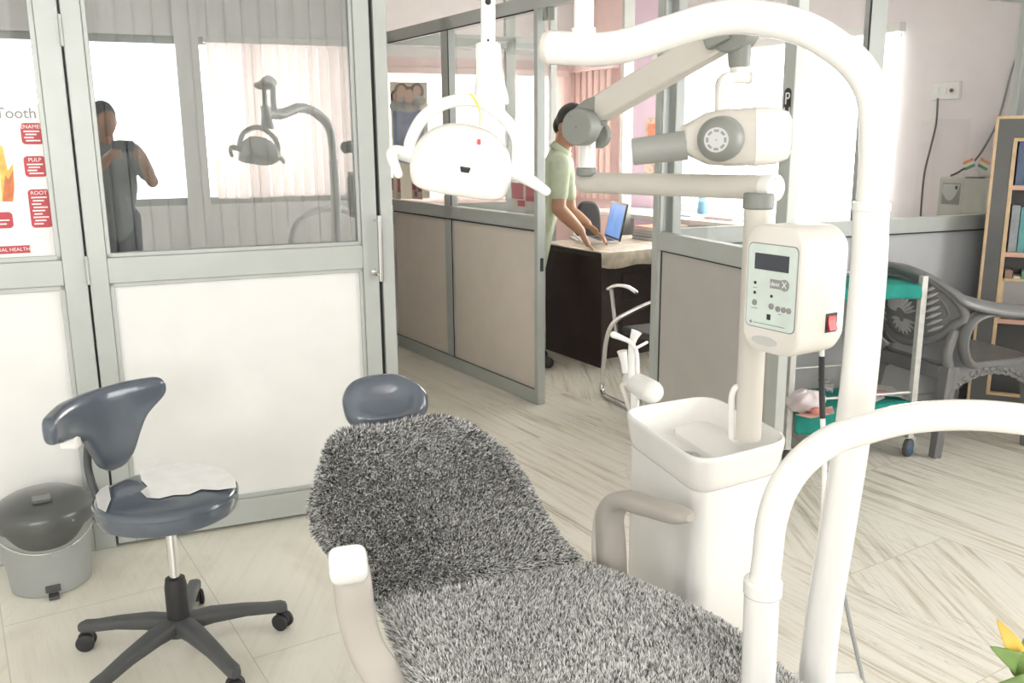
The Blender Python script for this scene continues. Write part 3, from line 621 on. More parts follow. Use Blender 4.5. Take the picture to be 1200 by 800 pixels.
hl = smooth_path([at(492, 186, 1.86), at(476, 181, 1.85), at(462, 178, 1.83), at(460, 186, 1.81), at(467, 204, 1.80)], 6)
m = MB(); m.tube(hl, smooth_vals([.014, .0145, .0135, .011, .0085], 6), 18, round_end=True); obj('handle', m, WHITE, dl)
hr = smooth_path([at(588, 199, 1.86), at(606, 204, 1.85), at(624, 213, 1.83), at(640, 224, 1.81)], 6)
m = MB(); m.tube(hr, smooth_vals([.015, .0145, .0125, .0095], 6), 18, round_end=True); obj('handle', m, WHITE, dl)
m = MB(); m.tube(smooth_path([at(550, 109, 1.82), at(556, 116, 1.82), at(562, 130, 1.825), at(562, 148, 1.83)], 5), .0018, 8); obj('wire', m, mat('yellow_wire', (.75, .62, .12), .5), dl)

# ------------------------------------------------------------------ swinging tray arm tube
ta = thing('tray_arm', 'thick white curved tube arching over the floor in front of the trolley', 'tray arm', at(893, 745, 1.3))
m = MB(); s0 = at(893, 745, 1.3); m.tube([Vector((s0.x, s0.y, .395)), at(893, 690, 1.3)], .0272, 28); obj('sleeve', m, WHITE, ta)
m = MB(); m.tube([at(893.5, 697, 1.3), at(894.5, 678, 1.3)], .0300, 28); obj('collar', m, WHITE, ta, bevel=.004)
p = smooth_path([at(894, 690, 1.3), at(899, 655, 1.3), at(904, 612, 1.3), at(917, 573, 1.3), at(941, 540, 1.3), at(974, 516, 1.3), at(1012, 503, 1.295), at(1060, 491, 1.29), at(1120, 486, 1.28), at(1180, 489, 1.27), at(1250, 500, 1.26), at(1300, 520, 1.25)], 8)
m = MB(); m.tube(p, .0232, 28, round_end=True); obj('tube', m, WHITE, ta)

# ------------------------------------------------------------------ spittoon unit
sp = thing('spittoon_unit', 'white spittoon unit with square rimmed basin beside the chair', 'spittoon unit', (.45, 2.0, 0))
rim = [Vector((.382, 1.744, .75)), Vector((.626, 1.895, .75)), Vector((.515, 2.26, .75)), Vector((.262, 2.135, .75))]
def quad_round(q, r, k=7):
    out = []; n = len(q)
    for i in range(n):
        a, b, c = q[i-1], q[i], q[(i+1) % n]; u = (a - b).normalized(); w = (c - b).normalized()
        for j in range(k + 1):
            t = j / k; out.append((b + u * r) * (1-t)**2 + b * 2 * t * (1-t) + (b + w * r) * t**2)
    return out
def scaled(q, k, dz=0):
    c = sum(q, Vector()) / len(q); return [c + (p - c) * k + Z * dz for p in q]
R = []
for k, dz, r in ((.80, -.085, .05), (.90, -.080, .06), (.935, -.066, .06), (.985, -.015, .065), (1.0, -.006, .07), (.995, .002, .07), (.975, .005, .07), (.95, .002, .07), (.92, -.012, .07), (.84, -.035, .07), (.70, -.05, .07), (.40, -.058, .05), (.08, -.062, .02)):
    R.append(quad_round(scaled(rim, k, dz), r))
m = MB(); m.rings(R); obj('basin', m, WHITE, sp, sub=1)
dc = (rim[1] + rim[2]) / 2 * .62 + (rim[0] + rim[3]) / 2 * .38
ub_, vb_ = (rim[2] - rim[1]).normalized(), (rim[1] - rim[0]).normalized()
m = MB(basis(vb_, ub_, Z, Vector((dc.x, dc.y, 0)))); Rr = []
for zz, k in ((.68, 1), (.703, 1), (.709, .97), (.711, .9)): Rr.append([(x * k, y * k, zz) for x, y in superell(.13, .28, 4, 36)])
m.rings(Rr); obj('deck', m, WHITE, sp)
m = MB(); m.lathe([(.03, .689), (.03, .694), (.02, .692), (.001, .691)], (.40, 1.96, 0)); obj('drain', m, CHROME, sp)
body = scaled(rim, .90, 0); R = []
for zz, k in ((.23, .97), (.235, .985), (.26, 1.0), (.55, 1.0), (.672, 1.0)): R.append([Vector((p.x, p.y, zz)) for p in quad_round(scaled(body, k, 0), .045)])
m = MB(); m.rings(R); obj('cabinet', m, WHITE, sp)
R = []
for zz, k in ((0, .78), (.22, .78), (.24, .78)): R.append([Vector((p.x, p.y, zz)) for p in quad_round(scaled(body, k, 0), .04)])
m = MB(); m.rings(R); obj('plinth', m, WHITE, sp)
# cup filler spout
pb = at(862, 508, 1.93)
m = MB(); m.tube(smooth_path([at(857, 512, 1.93), at(857, 480, 1.93), at(858, 462, 1.93), at(864, 453, 1.93), at(871, 460, 1.93), at(873, 470, 1.93)], 6), .0075, 14, round_end=True); m.tube([at(862, 515, 1.94), at(862, 478, 1.94)], .014, 16); obj('cup_filler', m, WHITE, sp)
# suction holder at the back edge of the unit
m = MB(); c0, c1 = at(741, 447, 2.34), at(764, 459, 2.20); m.tube([c0, c0 * .5 + c1 * .5, c1], [.029, .031, .030], 24, round_end=True); obj('suction_holder', m, WHITE, sp)
m = MB(); m.tube([at(744, 460, 2.28), at(744, 500, 2.22)], .012, 16); m.bar(at(744, 496, 2.22), Vector((.33, 2.12, .66)), .03, .02); obj('holder_stem', m, WHITE, sp)
m = MB(); m.tube(smooth_path([at(740, 445, 2.3), at(740, 410, 2.3), at(742, 398, 2.3), at(746, 388, 2.3)], 5), smooth_vals([.010, .009, .010, .015], 5), 16); obj('suction_nozzle', m, WHITE, sp)
m = MB(); m.tube(smooth_path([at(747, 436, 2.27), at(746, 414, 2.27), at(740, 402, 2.27), at(729, 396, 2.27), at(719, 392, 2.27)], 5), smooth_vals([.006, .006, .006, .007, .009], 5), 14, round_end=True); obj('suction_nozzle', m, WHITE, sp)
m = MB(); m.tube([at(733, 436, 2.33), at(731, 422, 2.33), at(729, 411, 2.33)], [.009, .010, .014], 16); obj('suction_nozzle', m, WHITE, sp)
m = MB(); m.tube([at(745, 408, 2.26), at(758, 401, 2.26)], .004, 10, round_end=True); obj('suction_nozzle', m, WHITE, sp)
m = MB(); m.tube(smooth_path([at(738, 450, 2.3), at(729, 452, 2.31), at(735, 470, 2.28), at(742, 490, 2.24)], 6), .007, 12); obj('hose', m, CREAM, sp)
m = MB(); m.tube(smooth_path([at(706, 592, 1.99), at(700, 603, 1.98), at(697, 640, 1.95), at(702, 690, 1.92), at(720, 760, 1.9)], 6), .008, 12); obj('drain_hose', m, CREAM, sp)

# ------------------------------------------------------------------ x-ray unit
xr = thing('dental_xray', 'white dental x-ray unit with control box on a pole behind the basin', 'x-ray unit', at(876, 512, 1.95))
YP = 1.93
xp0, xp1 = at(876, 514, YP), at(889, 236, YP)
m = MB(); m.tube([xp0, xp1], .0292, 28); obj('pole', m, CREAM, xr)
m = MB(); m.tube([at(888.5, 245, YP), at(889.6, 226, YP)], .0325, 28); obj('pole_collar', m, JOINT_GREY, xr, bevel=.004)
YA, YB = YP, 2.45
aR, aL = at(905, 220, YA), at(690, 214, YB)
m = MB(); m.tube([aL, aR], .0268, 28); obj('horizontal_arm', m, CREAM, xr)
m = MB(); ad = (aR - aL).normalized(); m.lathe([(.0285, -.022), (.029, 0), (.0285, .006), (.02, .010), (.001, .0115)], aR + ad * .004, ad, 28); obj('arm_cap', m, WHITE, xr)
m = MB(); m.lathe([(.027, 0), (.0275, .02), (.022, .032), (.001, .036)], aL, -ad, 28); obj('arm_cap', m, CREAM, xr)
k0 = at(687, 206, YB - .02)
m = MB(); m.tube([k0, k0 + Z * .022], .027, 24); obj('pivot_collar', m, JOINT_GREY, xr, bevel=.004)
m = MB(); m.tube([k0 + Z * .02, at(689, 150, YB - .02)], .0225, 24); obj('pivot_post', m, WHITE, xr)
# spring arm with its two grey knuckles
YC = 2.12
e0, e1 = at(696, 132, YB - .05), at(850, 42, YC)
m = MB(); ex = (e1 - e0).normalized(); m.bar(e0, e1, .046, .066); obj('spring_arm', m, CREAM, xr, bevel=.006)
kn0 = at(678, 149, YB - .10); dn = Vector((-.62, -.78, 0)).normalized()
m = MB(); m.lathe([(.001, -.012), (.044, -.012), (.046, -.006), (.046, .034), (.001, .034)], kn0, -dn, 36)
m.lathe([(.003, -.016), (.003, -.012)], kn0, -dn, 12)
obj('knuckle', m, JOINT_GREY, xr, bevel=.003)
m = MB(); w_ = -dn * .05; m.prism([kn0 + dn * .0, at(664, 134, YB - .10), at(684, 117, YB - .10), at(697, 112, YB - .08), at(702, 118, YB - .08), at(697, 146, YB - .08), at(688, 160, YB - .10)], w_); m.bar(at(694, 146, YB - .06), at(711, 143, YB - .06), .05, .012); obj('knuckle_bracket', m, JOINT_GREY, xr, bevel=.004)
m = MB(); m.lathe([(.001, 0), (.035, 0), (.035, .02), (.001, .02)], at(699, 158, YB + .0), -dn, 30); obj('knuckle_disc', m, JOINT_GREY, xr, bevel=.003)
kn1 = at(855, 33, YC - .03)
m = MB(); m.lathe([(.001, -.01), (.05, -.01), (.052, -.004), (.052, .05), (.001, .05)], kn1, -dn, 36); m.bar(at(828, 47, YC), kn1, .05, .05); obj('knuckle', m, JOINT_GREY, xr, bevel=.004)
YD = YC - .02
m = MB(); m.tube([at(868, 30, YD), at(867, 52, YD)], .0165, 20); obj('drop_tube', m, WHITE, xr)
m = MB(); m.tube([at(867, 78, YD), at(867, 92, YD)], .0225, 20); obj('swivel_ring', m, WHITE, xr)
m = MB(); c = at(866.5, 50, YD); R = []
for y, r in ((48, .021), (51, .0245), (62, .0255), (74, .025), (79, .023), (80, .018)):
    c = at(866.5, y, YD); R.append([c + Vector((math.cos(2*PI*j/24) * r, math.sin(2*PI*j/24) * r, 0)) for j in range(24)])
m.rings(R); obj('swivel', m, JOINT_GREY, xr)
m = MB(); hk = smooth_path([at(876, 91, YD), at(860, 91, YD), at(850, 94, YD - .005), at(846, 104, YD - .01), at(846, 130, YD - .02), at(846, 160, YD - .03)], 6)
R = []
for i, p in enumerate(hk):
    t = (hk[min(i+1, len(hk)-1)] - hk[max(i-1, 0)]).normalized(); w = Vector((0, 1, 0)); q = t.cross(w).normalized(); wd = .026 if i < 10 else .030
    R.append([p + w * x * .045 + q * y * wd for x, y in superell(1, 1, 5, 20)])
m.rings(R); obj('hook_bracket', m, WHITE, xr)
m = MB(); m.tube([at(871, 91, YD), at(881, 91, YD)], .0135, 16); obj('hook_end', m, CREAM, xr, bevel=.002)
# tubehead: chamfered housing with a collimator cone and a dial
YH = 2.02; TX = Vector((.985, -.06, .03)).normalized(); TY = Vector((.06, .998, 0)); TZ = TX.cross(TY).normalized(); thc = at(861, 161, YH + .05)
px2m = (YH * .976) / F_PX
prof = [(-62, 16, .045), (-60, 17, .05), (-32, 31, .062), (-10, 33.5, .066), (20, 33.5, .066), (44, 32, .064), (57, 28, .056), (62, 20, .042), (63, 8, .02)]
m = MB(basis(TX, TY, TZ, thc)); R = []
for x, h, d_ in prof: R.append([(x * px2m, yy * 2 * d_ / 2, zz * h * px2m + (x * .0 + (1.5 if x > -40 else -1 + 0)) * px2m * 0) for yy, zz in [(a * 1.0, b * 1.0) for a, b in superell(2, 2, 4.5, 36)]])
m.rings(R); obj('tubehead', m, CREAM, xr)
m = MB(basis(TX, TY, TZ, thc)); R = []
for x, h, d_ in ((18, 34.2, .0672), (20, 34.4, .068), (44, 33, .066), (58, 28.5, .057), (63, 20, .042), (64.2, 8, .02)): R.append([(x * px2m, yy * d_, zz * h * px2m) for yy, zz in superell(2, 2, 4.5, 36)])
m.rings(R); obj('end_cover', m, WHITE, xr)
c0, c1 = at(805, 170, YH + .04), at(741, 178, YH + .06)
m = MB(); m.tube([c0, c1], [.0330, .0300], 30); dcx = (c1 - c0).normalized(); obj('cone', m, mat('cone_grey', (.34, .345, .325), .45), xr, bevel=.002)
dn2 = Vector((-.42, -.90, -.05)).normalized(); dc0 = at(843, 163, YH - .045)
m = MB(); m.lathe([(.048, -.03), (.048, 0), (.044, .014), (.032, .026), (.028, .028), (.001, .028)], dc0, dn2, 40); dial = obj('dial', m, JOINT_GREY, xr, label='grey dial')
dfc = dc0 + dn2 * .0285; du = Vector((dn2.y, -dn2.x, 0)).normalized() * -1; dv = dn2.cross(du).normalized()
m = MB(); m.lathe([(.026, 0), (.026, .002), (.001, .002)], dfc, dn2, 36); obj('dial_face', m, mat('pale_grey_plastic', (.60, .61, .61), .4), xr)
m = MB()
for i in range(8):
    a = i * PI / 4; ca, sa = math.cos(a), math.sin(a); e1_ = du * ca + dv * sa; e2_ = du * -sa + dv * ca; q = dfc + dn2 * .0022 + e1_ * .019
    m.prism([q - e1_ * .0025 - e2_ * .005, q + e1_ * .0025 - e2_ * .005, q + e1_ * .0025 + e2_ * .005, q - e1_ * .0025 + e2_ * .005], dn2 * .0004)
m.lathe([(.0015, 0), (.0015, .001), (.0001, .001)], dfc + dn2 * .002, dn2, 10)
obj('dial_marks', m, INK, xr)
m = MB(); m.tube(smooth_path([at(908, 188, YH + .02), at(909, 195, YH + .02), at(908.5, 204, YH - .03), at(909, 210, YP - .02)], 4), .0009, 6); obj('wire', m, DARKPL, xr)
# control box
NF = Vector((-.85, -.527, 0)).normalized(); XF = Vector((-NF.y, NF.x, 0)) * 1.0; XF = Vector((.527, -.85, 0)).normalized()
cb = at(933, 337, 1.79); bw, bh, bdp = .144, .256, .142
MC = basis(XF, Z, NF, cb)
R = []
for zz, k in ((-bdp / 2, .80), (-bdp / 2 + .006, .93), (-bdp / 2 + .02, .99), (-bdp / 2 + .035, 1), (bdp / 2 - .012, 1), (bdp / 2 - .003, .985), (bdp / 2, .95)):
    R.append([(x - (bw / 2) * (1 - k) * (1 if x > 0 else -1), y - (bh / 2) * (1 - k) * (1 if y > 0 else -1), zz) for x, y in rrect(-bw / 2, bw / 2, -bh / 2, bh / 2, .04, 6)])
box = MB(MC); box.rings(R); cbx = obj('control_box', box, mat('box_cream', (0.77, 0.74, 0.69), 0.35, 0, 0.02), xr)
WLOC[cbx.name] = wloc(xr)
PANEL = mat('mint_panel', (.66, .75, .70), .4, 0, .06, 20); fz = bdp / 2
m = MB(MC); m.prism([(x, y, fz) for x, y in rrect(-.0635, .0635, -.078, .092, .012)], (0, 0, .0012)); obj('panel_border', m, INK, cbx, smooth=False)
m = MB(MC); m.prism([(x, y, fz + .0008) for x, y in rrect(-.0615, .0615, -.076, .090, .011)], (0, 0, .0012)); obj('display_panel', m, PANEL, cbx, smooth=False)
LCD = mat('dark_screen', (.05, .055, .07), .15)
m = MB(MC); m.box(-.044, .042, .040, .072, fz + .0015, fz + .0032); obj('screen', m, LCD, cbx, smooth=False)
m = MB(MC); m.box(-.002, .030, .006, .024, fz + .0015, fz + .0028); m.lathe([(.0115, fz + .0015), (.0115, fz + .003), (.0001, fz + .003)], (.034, .015, 0), (0, 0, 1), 24); obj('logo_plate', m, INK, cbx, smooth=False)
def tc(x, y, z=.0032): p = MC @ Vector((x, y, fz + z)); return basis(XF, Z, NF, p)
text('lettering', 'dent', .0125, tc(.011, .015), PW, cbx, .0003); text('lettering', 'X', .018, tc(.034, .015), PW, cbx, .0003)
for x, y, r in ((-.040, -.028, .0062), (.004, -.030, .0062), (.021, -.033, .0058), (.035, -.033, .0058), (.048, -.033, .0058)):
    m = MB(MC); m.lathe([(r, fz + .0015), (r, fz + .0035), (.0001, fz + .0042)], (x, y, 0), (0, 0, 1), 18); obj('button', m, INK, cbx)
for x, y in ((-.041, .012), (-.041, -.008), (.003, -.010)):
    m = MB(MC); m.lathe([(.0032, fz + .0015), (.0032, fz + .003), (.0001, fz + .0035)], (x, y, 0), (0, 0, 1), 12); obj('indicator', m, BLACK, cbx)
m = MB(MC); m.box(-.006, .003, -.058, -.047, fz + .0015, fz + .003); obj('indicator', m, BLACK, cbx)
for x0, x1, y in ((-.048, -.032, -.0395), (-.046, -.036, .002), (.022, .030, -.043), (-.040, .040, -.068)): m = MB(MC); m.box(x0, x1, y - .0007, y + .0007, fz + .0015, fz + .0024); obj('printed_line', m, INK, cbx, smooth=False)
m = MB(MC); m.lathe([(.004, fz + .0015), (.004, fz + .0024), (.0001, fz + .0024)], (-.048, -.068, 0), (0, 0, 1), 4); obj('printed_emblem', m, INK, cbx, smooth=False)
m = MB(MC); m.prism([(-.012 + .033 * math.cos(a), -.103 + .0095 * math.sin(a), fz - .002) for a in [2 * PI * i / 30 for i in range(30)]], (0, 0, .003)); obj('badge', m, mat('badge_grey', (.55, .55, .53), .4), cbx, smooth=False)
swp = MC @ Vector((bw / 2, -.062, -.022))
m = MB(basis(NF * -1, Z, XF, swp)); m.box(-.016, .016, -.019, .019, -.004, .0015); obj('switch_bezel', m, BLACK, cbx)
m = MB(basis(NF * -1, Z, XF, swp)); m.prism([(-.011, -.014, .001), (-.011, .014, .001), (-.011, .014, .003), (-.011, 0, .004), (-.011, -.014, .009)], (.022, 0, 0)); obj('power_switch', m, RED, cbx)
for y in (.07, -.07):
    m = MB(MC); m.tube([(-bw / 2 - .004, y, -.02), (-bw / 2 + .01, y, -.02)], .009, 14); obj('side_knob', m, JOINT_GREY, cbx, bevel=.002)
m = MB(); m.bar(at(886, 337, YP), cb, .05, .1); obj('box_mount', m, CREAM, xr)
m = MB(); cd = smooth_path([at(963, 410, 1.80), at(963, 420, 1.80), at(963, 450, 1.80), at(964, 490, 1.79), at(966, 540, 1.78), at(965, 620, 1.75)], 6); m.tube(cd[:6], .0055, 12); obj('power_cord', m, WHITE, xr)
m = MB(); m.tube(cd[18:], .0055, 12); obj('power_cord', m, WHITE, xr)
m = MB(); m.tube(cd[5:19], .0062, 12); obj('cord_sleeve', m, BLACK, xr)

# loose grey cable at the right of the pole
m = MB(); m.tube(smooth_path([at(978, 640, 1.52), at(984, 668, 1.56), at(993, 715, 1.6), at(1003, 760, 1.6), at(1013, 805, 1.58), at(1022, 860, 1.5), flat(1035, 900, .006)], 6), .0042, 10)
tag(obj('cable', m, mat('grey_cable', (.34, .36, .36), .5)), 'thin grey cable hanging past the foot of the lamp pole', 'cable')

# ------------------------------------------------------------------ operator stool
SC = flat(210, 729, .1); SC.z = 0; seat_h = .492
stl = thing('operator_stool', 'round blue grey dentist stool on five black castored legs', 'stool', SC)
sx, sy = SC.x, SC.y
m = MB(); m.lathe([(.05, seat_h - .062), (.168, seat_h - .062), (.179, seat_h - .057), (.184, seat_h - .043), (.184, seat_h - .020), (.181, seat_h - .009), (.174, seat_h - .002), (.155, seat_h + .003), (.08, seat_h + .006), (.001, seat_h + .007)], (sx, sy, 0), Z, 64); obj('seat', m, VINYL, stl, label='glossy blue grey seat')
m = MB(); m.lathe([(.1845, seat_h - .019), (.1858, seat_h - .015), (.1825, seat_h - .008), (.180, seat_h - .011)], (sx, sy, 0), Z, 64, cap=False); obj('piping', m, VINYL, stl)
FILM = mat('reflection_white_film', (.80, .80, .79), .10, 0, .05, 25, coat=.6)  # bright reflection on the plastic wrapping, painted as opaque white
for pts in ([(163, 550), (186, 544), (210, 543), (238, 545), (262, 551), (276, 562), (277, 572), (256, 575), (236, 574), (222, 580), (203, 581), (187, 585), (172, 584), (165, 577), (173, 571), (166, 564)], [(112, 582), (118, 574), (127, 569), (130, 586), (124, 601), (115, 596)]):
    m = MB(); q_ = [flat(px_, py_, seat_h + .006) for px_, py_ in pts]; m.prism([Vector((p.x, p.y, seat_h + .0085)) for p in q_], (0, 0, .001)); obj('seat_cover_film', m, FILM, stl, label='torn piece of plastic wrapping on the seat, painted with its white reflection')
m = MB(); m.tube([(sx, sy, .24), (sx, sy, seat_h - .06)], .014, 20); obj('gas_lift', m, CHROME, stl)
m = MB(); m.lathe([(.030, .085), (.030, .21), (.026, .235), (.02, .236)], (sx, sy, 0), Z, 28); obj('column_sleeve', m, BLACK, stl)
m = MB(); m.box(sx - .08, sx + .08, sy - .06, sy + .06, seat_h - .085, seat_h - .064); obj('seat_plate', m, BLACK, stl)
m = MB(); m.lathe([(.048, .075), (.05, .085), (.05, .11), (.035, .118), (.001, .118)], (sx, sy, 0), Z, 28); obj('hub', m, DARKPL, stl)
for i in range(5):
    a = math.radians(29 + 72 * i); dv_ = Vector((math.cos(a), math.sin(a), 0)); sv = Vector((-math.sin(a), math.cos(a), 0)); R = []
    for r, z, w, h in ((.02, .098, .060, .044), (.09, .100, .054, .040), (.18, .090, .043, .033), (.25, .076, .038, .030), (.285, .071, .037, .032), (.298, .069, .026, .024)):
        R.append([Vector((sx, sy, z)) + dv_ * r + sv * x * w + Z * y * h for x, y in superell(1, 1, 3.5, 18)])
    m = MB(); m.rings(R); lg = obj('leg', m, DARKPL, stl)
    cw = Vector((sx, sy, .0255)) + dv_ * .285; m = MB(); ca = math.radians(29 + 72 * i + (40, -70, 110, 20, -30)[i]); cax = Vector((math.cos(ca), math.sin(ca), 0))
    for s_ in (-1, 1): m.lathe([(.001, -.007), (.020, -.007), (.025, -.004), (.025, .004), (.020, .007), (.001, .007)], cw + cax * .015 * s_, cax, 22)
    m.lathe([(.021, -.007), (.021, .007)], cw + Z * .008, cax, 18); m.tube([cw + Z * .01, cw + Z * .045], .007, 10); obj('caster', m, BLACK, stl)
# curved T-shaped backrest
bn_ = Vector((.93, -.36, 0)).normalized(); bu = Vector((.36, .93, 0)).normalized(); bo = Vector((sx, sy, 0)) - bn_ * .245 + bu * .018
def bpos(u, z, off=0.0):
    Rb = .34; a = u / Rb; return bo + bu * (Rb * math.sin(a)) + bn_ * (Rb * (1 - math.cos(a)) * .8 + off) + Z * z
colsB = []
NU = 41
def lerp(x, xs, ys): return float(np.interp(x, xs, ys))
for i in range(NU):
    u = -.225 + .45 * i / (NU - 1)
    lo = lerp(u, [-.225, -.215, -.15, -.085, -.045, -.02, 0, .03, .075, .105, .125, .15, .18, .215, .225], [.675, .655, .640, .632, .610, .56, .515, .495, .498, .525, .575, .625, .652, .680, .695])
    hi = lerp(u, [-.225, -.21, -.12, 0, .12, .21, .225], [.70, .722, .738, .742, .742, .738, .715])
    colsB.append((u, lo, hi))
m = MB(); R = []
for u, lo, hi in colsB:
    mid, hh = (lo + hi) / 2, (hi - lo) / 2; tk = .026 * min(1, (.232 - abs(u)) / .03)**.5; ring = []
    for x, y in superell(1, 1, 3.0, 28): ring.append(bpos(u, mid + y * 2 * hh, x * 2 * tk))
    R.append(ring)
m.rings(R); obj('backrest', m, VINYL, stl, sub=1)
m = MB(); b0_ = bpos(-.06, .625, -.03); m.tube(smooth_path([bpos(0, .60, -.03), bpos(0, .50, -.045), Vector((sx, sy, seat_h - .10)) - bn_ * .22, Vector((sx, sy, seat_h - .08)) - bn_ * .12, Vector((sx, sy, seat_h - .075)) - bn_ * .05], 6), .011, 14); obj('backrest_bar', m, DARKPL, stl)
m = MB(); wb_ = bpos(-.095, .626, -.006); m.box(wb_.x - .024, wb_.x + .024, wb_.y - .016, wb_.y + .016, wb_.z - .020, wb_.z + .022); obj('backrest_clamp', m, WHITE, stl, bevel=.006, label='small white clamp under the backrest')

# ------------------------------------------------------------------ pedal bin
BC = Vector((-1.52, 2.725, 0)); bx, by = BC.x, BC.y
pbn = thing('pedal_bin', 'grey plastic bucket bin with dark lid and wire handle beside the stool', 'bin', BC)
BIN = mat('grey_bin_plastic', (.36, .375, .37), .4, 0, .04)
m = MB(); m.lathe([(.112, .0), (.118, .003), (.120, .02), (.143, .235), (.146, .242), (.138, .242), (.115, .02), (.001, .02)], (bx, by, 0), Z, 48); obj('bucket', m, BIN, pbn)
LID = mat('dark_lid_plastic', (.09, .095, .09), .3, 0, .08, coat=.3)
m = MB(); m.lathe([(.150, .222), (.152, .240), (.150, .262), (.143, .276), (.128, .288), (.100, .304), (.05, .318), (.001, .322)], (bx, by, 0), Z, 48); obj('lid', m, LID, pbn)
fdir = (Vector((0, 0, 0)) - BC); fdir.z = 0; fdir.normalize(); fs = Vector((-fdir.y, fdir.x, 0))
m = MB(); ap = []
for i in range(17):
    a = -1.0 + 2.0 * i / 16; d_ = fdir * math.cos(a) + fs * math.sin(a); drop = .05 * max(0, 1 - (abs(a) / .85)**3)
    ap.append((BC + d_ * .151 + Z * .235, BC + d_ * (.149 - drop * .12) + Z * (.232 - drop - .01)))
m.rings([[a, b, b + (BC - b) * .03 * Vector((1, 1, 0)).length / 1.4142 * Vector((1, 1, 0)).length / 1.4142, a] for a, b in ap], True, True); obj('lid_apron', m, LID, pbn)
m = MB(); m.prism([BC + fdir * y + fs * x + Z * .306 for x, y in rrect(-.028, .028, -.05, .10, .008)], (0, 0, .012)); obj('lid_handle', m, LID, pbn, bevel=.004)
m = MB(); hp = []
for i in range(25):
    a = -PI / 2 + PI * i / 24; hp.append(BC + (fdir * math.cos(a) + fs * math.sin(a)) * .152 + Z * (.235 - .075 * math.cos(a)))
m.tube(hp, .0028, 8); obj('wire_handle', m, CHROME, pbn)
m = MB(); q = BC + fdir * .121 + Z * .03; m.add([q + fs * -.022 + Z * .010, q + fs * .022 + Z * .010, q + fs * .022 - Z * .012, q + fs * -.022 - Z * .012] + [q + fdir * .008 + fs * -.022 + Z * .010, q + fdir * .008 + fs * .022 + Z * .010, q + fdir * .008 + fs * .022 - Z * .012, q + fdir * .008 + fs * -.022 - Z * .012], [(0,1,2,3), (4,5,6,7), (0,4,5,1), (1,5,6,2), (2,6,7,3), (3,7,4,0)])
obj('latch', m, DARKPL, pbn, bevel=.002)
m = MB(); q = BC + fdir * .13 + Z * .008; m.bar(q - fdir * .03, q + fdir * .022, .03, .010); obj('pedal', m, DARKPL, pbn, bevel=.002)

# ------------------------------------------------------------------ tooth poster on the fixed bay
def Lp(px, py, off=.006): return onplane(px, py, P0L + NL * off, NL)
tr_ = Lp(51, 122); brr = Lp(73.5, 301.5); s1 = ((tr_ - P0L).dot(UL) + (brr - P0L).dot(UL)) / 2; zt, zb_ = tr_.z, brr.z; s0 = s1 - .44
tp = thing('tooth_poster', 'white tooth anatomy poster with red caption boxes on the left glass', 'poster', P0L + UL * s0 + Z * zb_)
POS = mat('poster_paper', (.86, .86, .85), .4); PRED = mat('poster_red', (.52, .06, .075), .5, 0, .05); PYEL = mat('poster_yellow', (.85, .55, .12), .5, 0, .2, 30); PORG = mat('poster_orange', (.66, .20, .08), .5, 0, .2, 30)
m = MB(ML); m.box(s0, s1, .002, .0032, zb_, zt); obj('sheet', m, POS, tp, smooth=False)
def lp(px, py):
    q = Lp(px, py, .003) - P0L; return q.dot(UL), q.z
def card(name, pts, mt, y0=.0031, th=.0007):
    m = MB(ML); m.prism([(a, y0, b) for a, b in pts], (0, th, 0)); return obj(name, m, mt, tp, smooth=False)
def cap_box(x0, y0, x1, y1, head, lines):
    a, b = lp(x0, y0), lp(x1, y1); w0, w1, h0, h1 = a[0], b[0], b[1], a[1]
    card('caption_box', rrect(w0, w1, h0, h1, .012), PRED)
    if head: text('lettering', head, .017, basis(UL, Z, NL, P0L + UL * ((w0 + w1) / 2) + NL * .0042 + Z * (h1 - .012)), PW, tp, .0003)
    m = MB(ML); n = lines; span = (h1 - .022) - (h0 + .006)
    for i in range(n):
        zz = h1 - .026 - span * i / max(n, 1); m.box(w0 + .008 + .004 * (i % 2), w1 - .010 - .009 * ((i * 7) % 3), .0037, .0042, zz - .0022, zz + .0022)
    obj('caption_lines', m, PW, tp, smooth=False)
cap_box(23, 144, 52, 169, 'ENAMEL', 4); cap_box(27, 183, 56, 207, 'PULP', 4); cap_box(32, 222, 63, 266, 'ROOT', 9); cap_box(-12, 249, 16.5, 267, None, 2)
a = lp(18.5, 133); text('lettering', 'Tooth', .046, basis(UL, Z, NL, P0L + UL * a[0] + NL * .0036 + Z * a[1]), INK, tp, .0003)
a, b = lp(-30, 290), lp(36, 296); card('caption_bar', [(a[0], b[1]), (b[0], b[1]), (b[0], a[1] + .0), (a[0], a[1] + .0)], PRED)
text('lettering', 'ORAL HEALTH', .016, basis(UL, Z, NL, P0L + UL * (lp(14, 293)[0]) + NL * .0042 + Z * ((a[1] + b[1]) / 2)), PW, tp, .0003)
card('tooth_picture', [lp(-25, 210), lp(-10, 165), lp(3, 172), lp(9, 200), lp(15, 192), lp(17, 215), lp(16, 234), lp(-20, 236)], PYEL); card('tooth_picture', [lp(3, 236), lp(6, 205), lp(10, 210), lp(15, 200), lp(16.5, 220), lp(15, 236)], PORG, .0037); card('tooth_picture', [lp(-20, 236), lp(-14, 180), lp(-2, 178), lp(3, 236)], mat('poster_cream', (.86, .74, .45), .5), .0037)

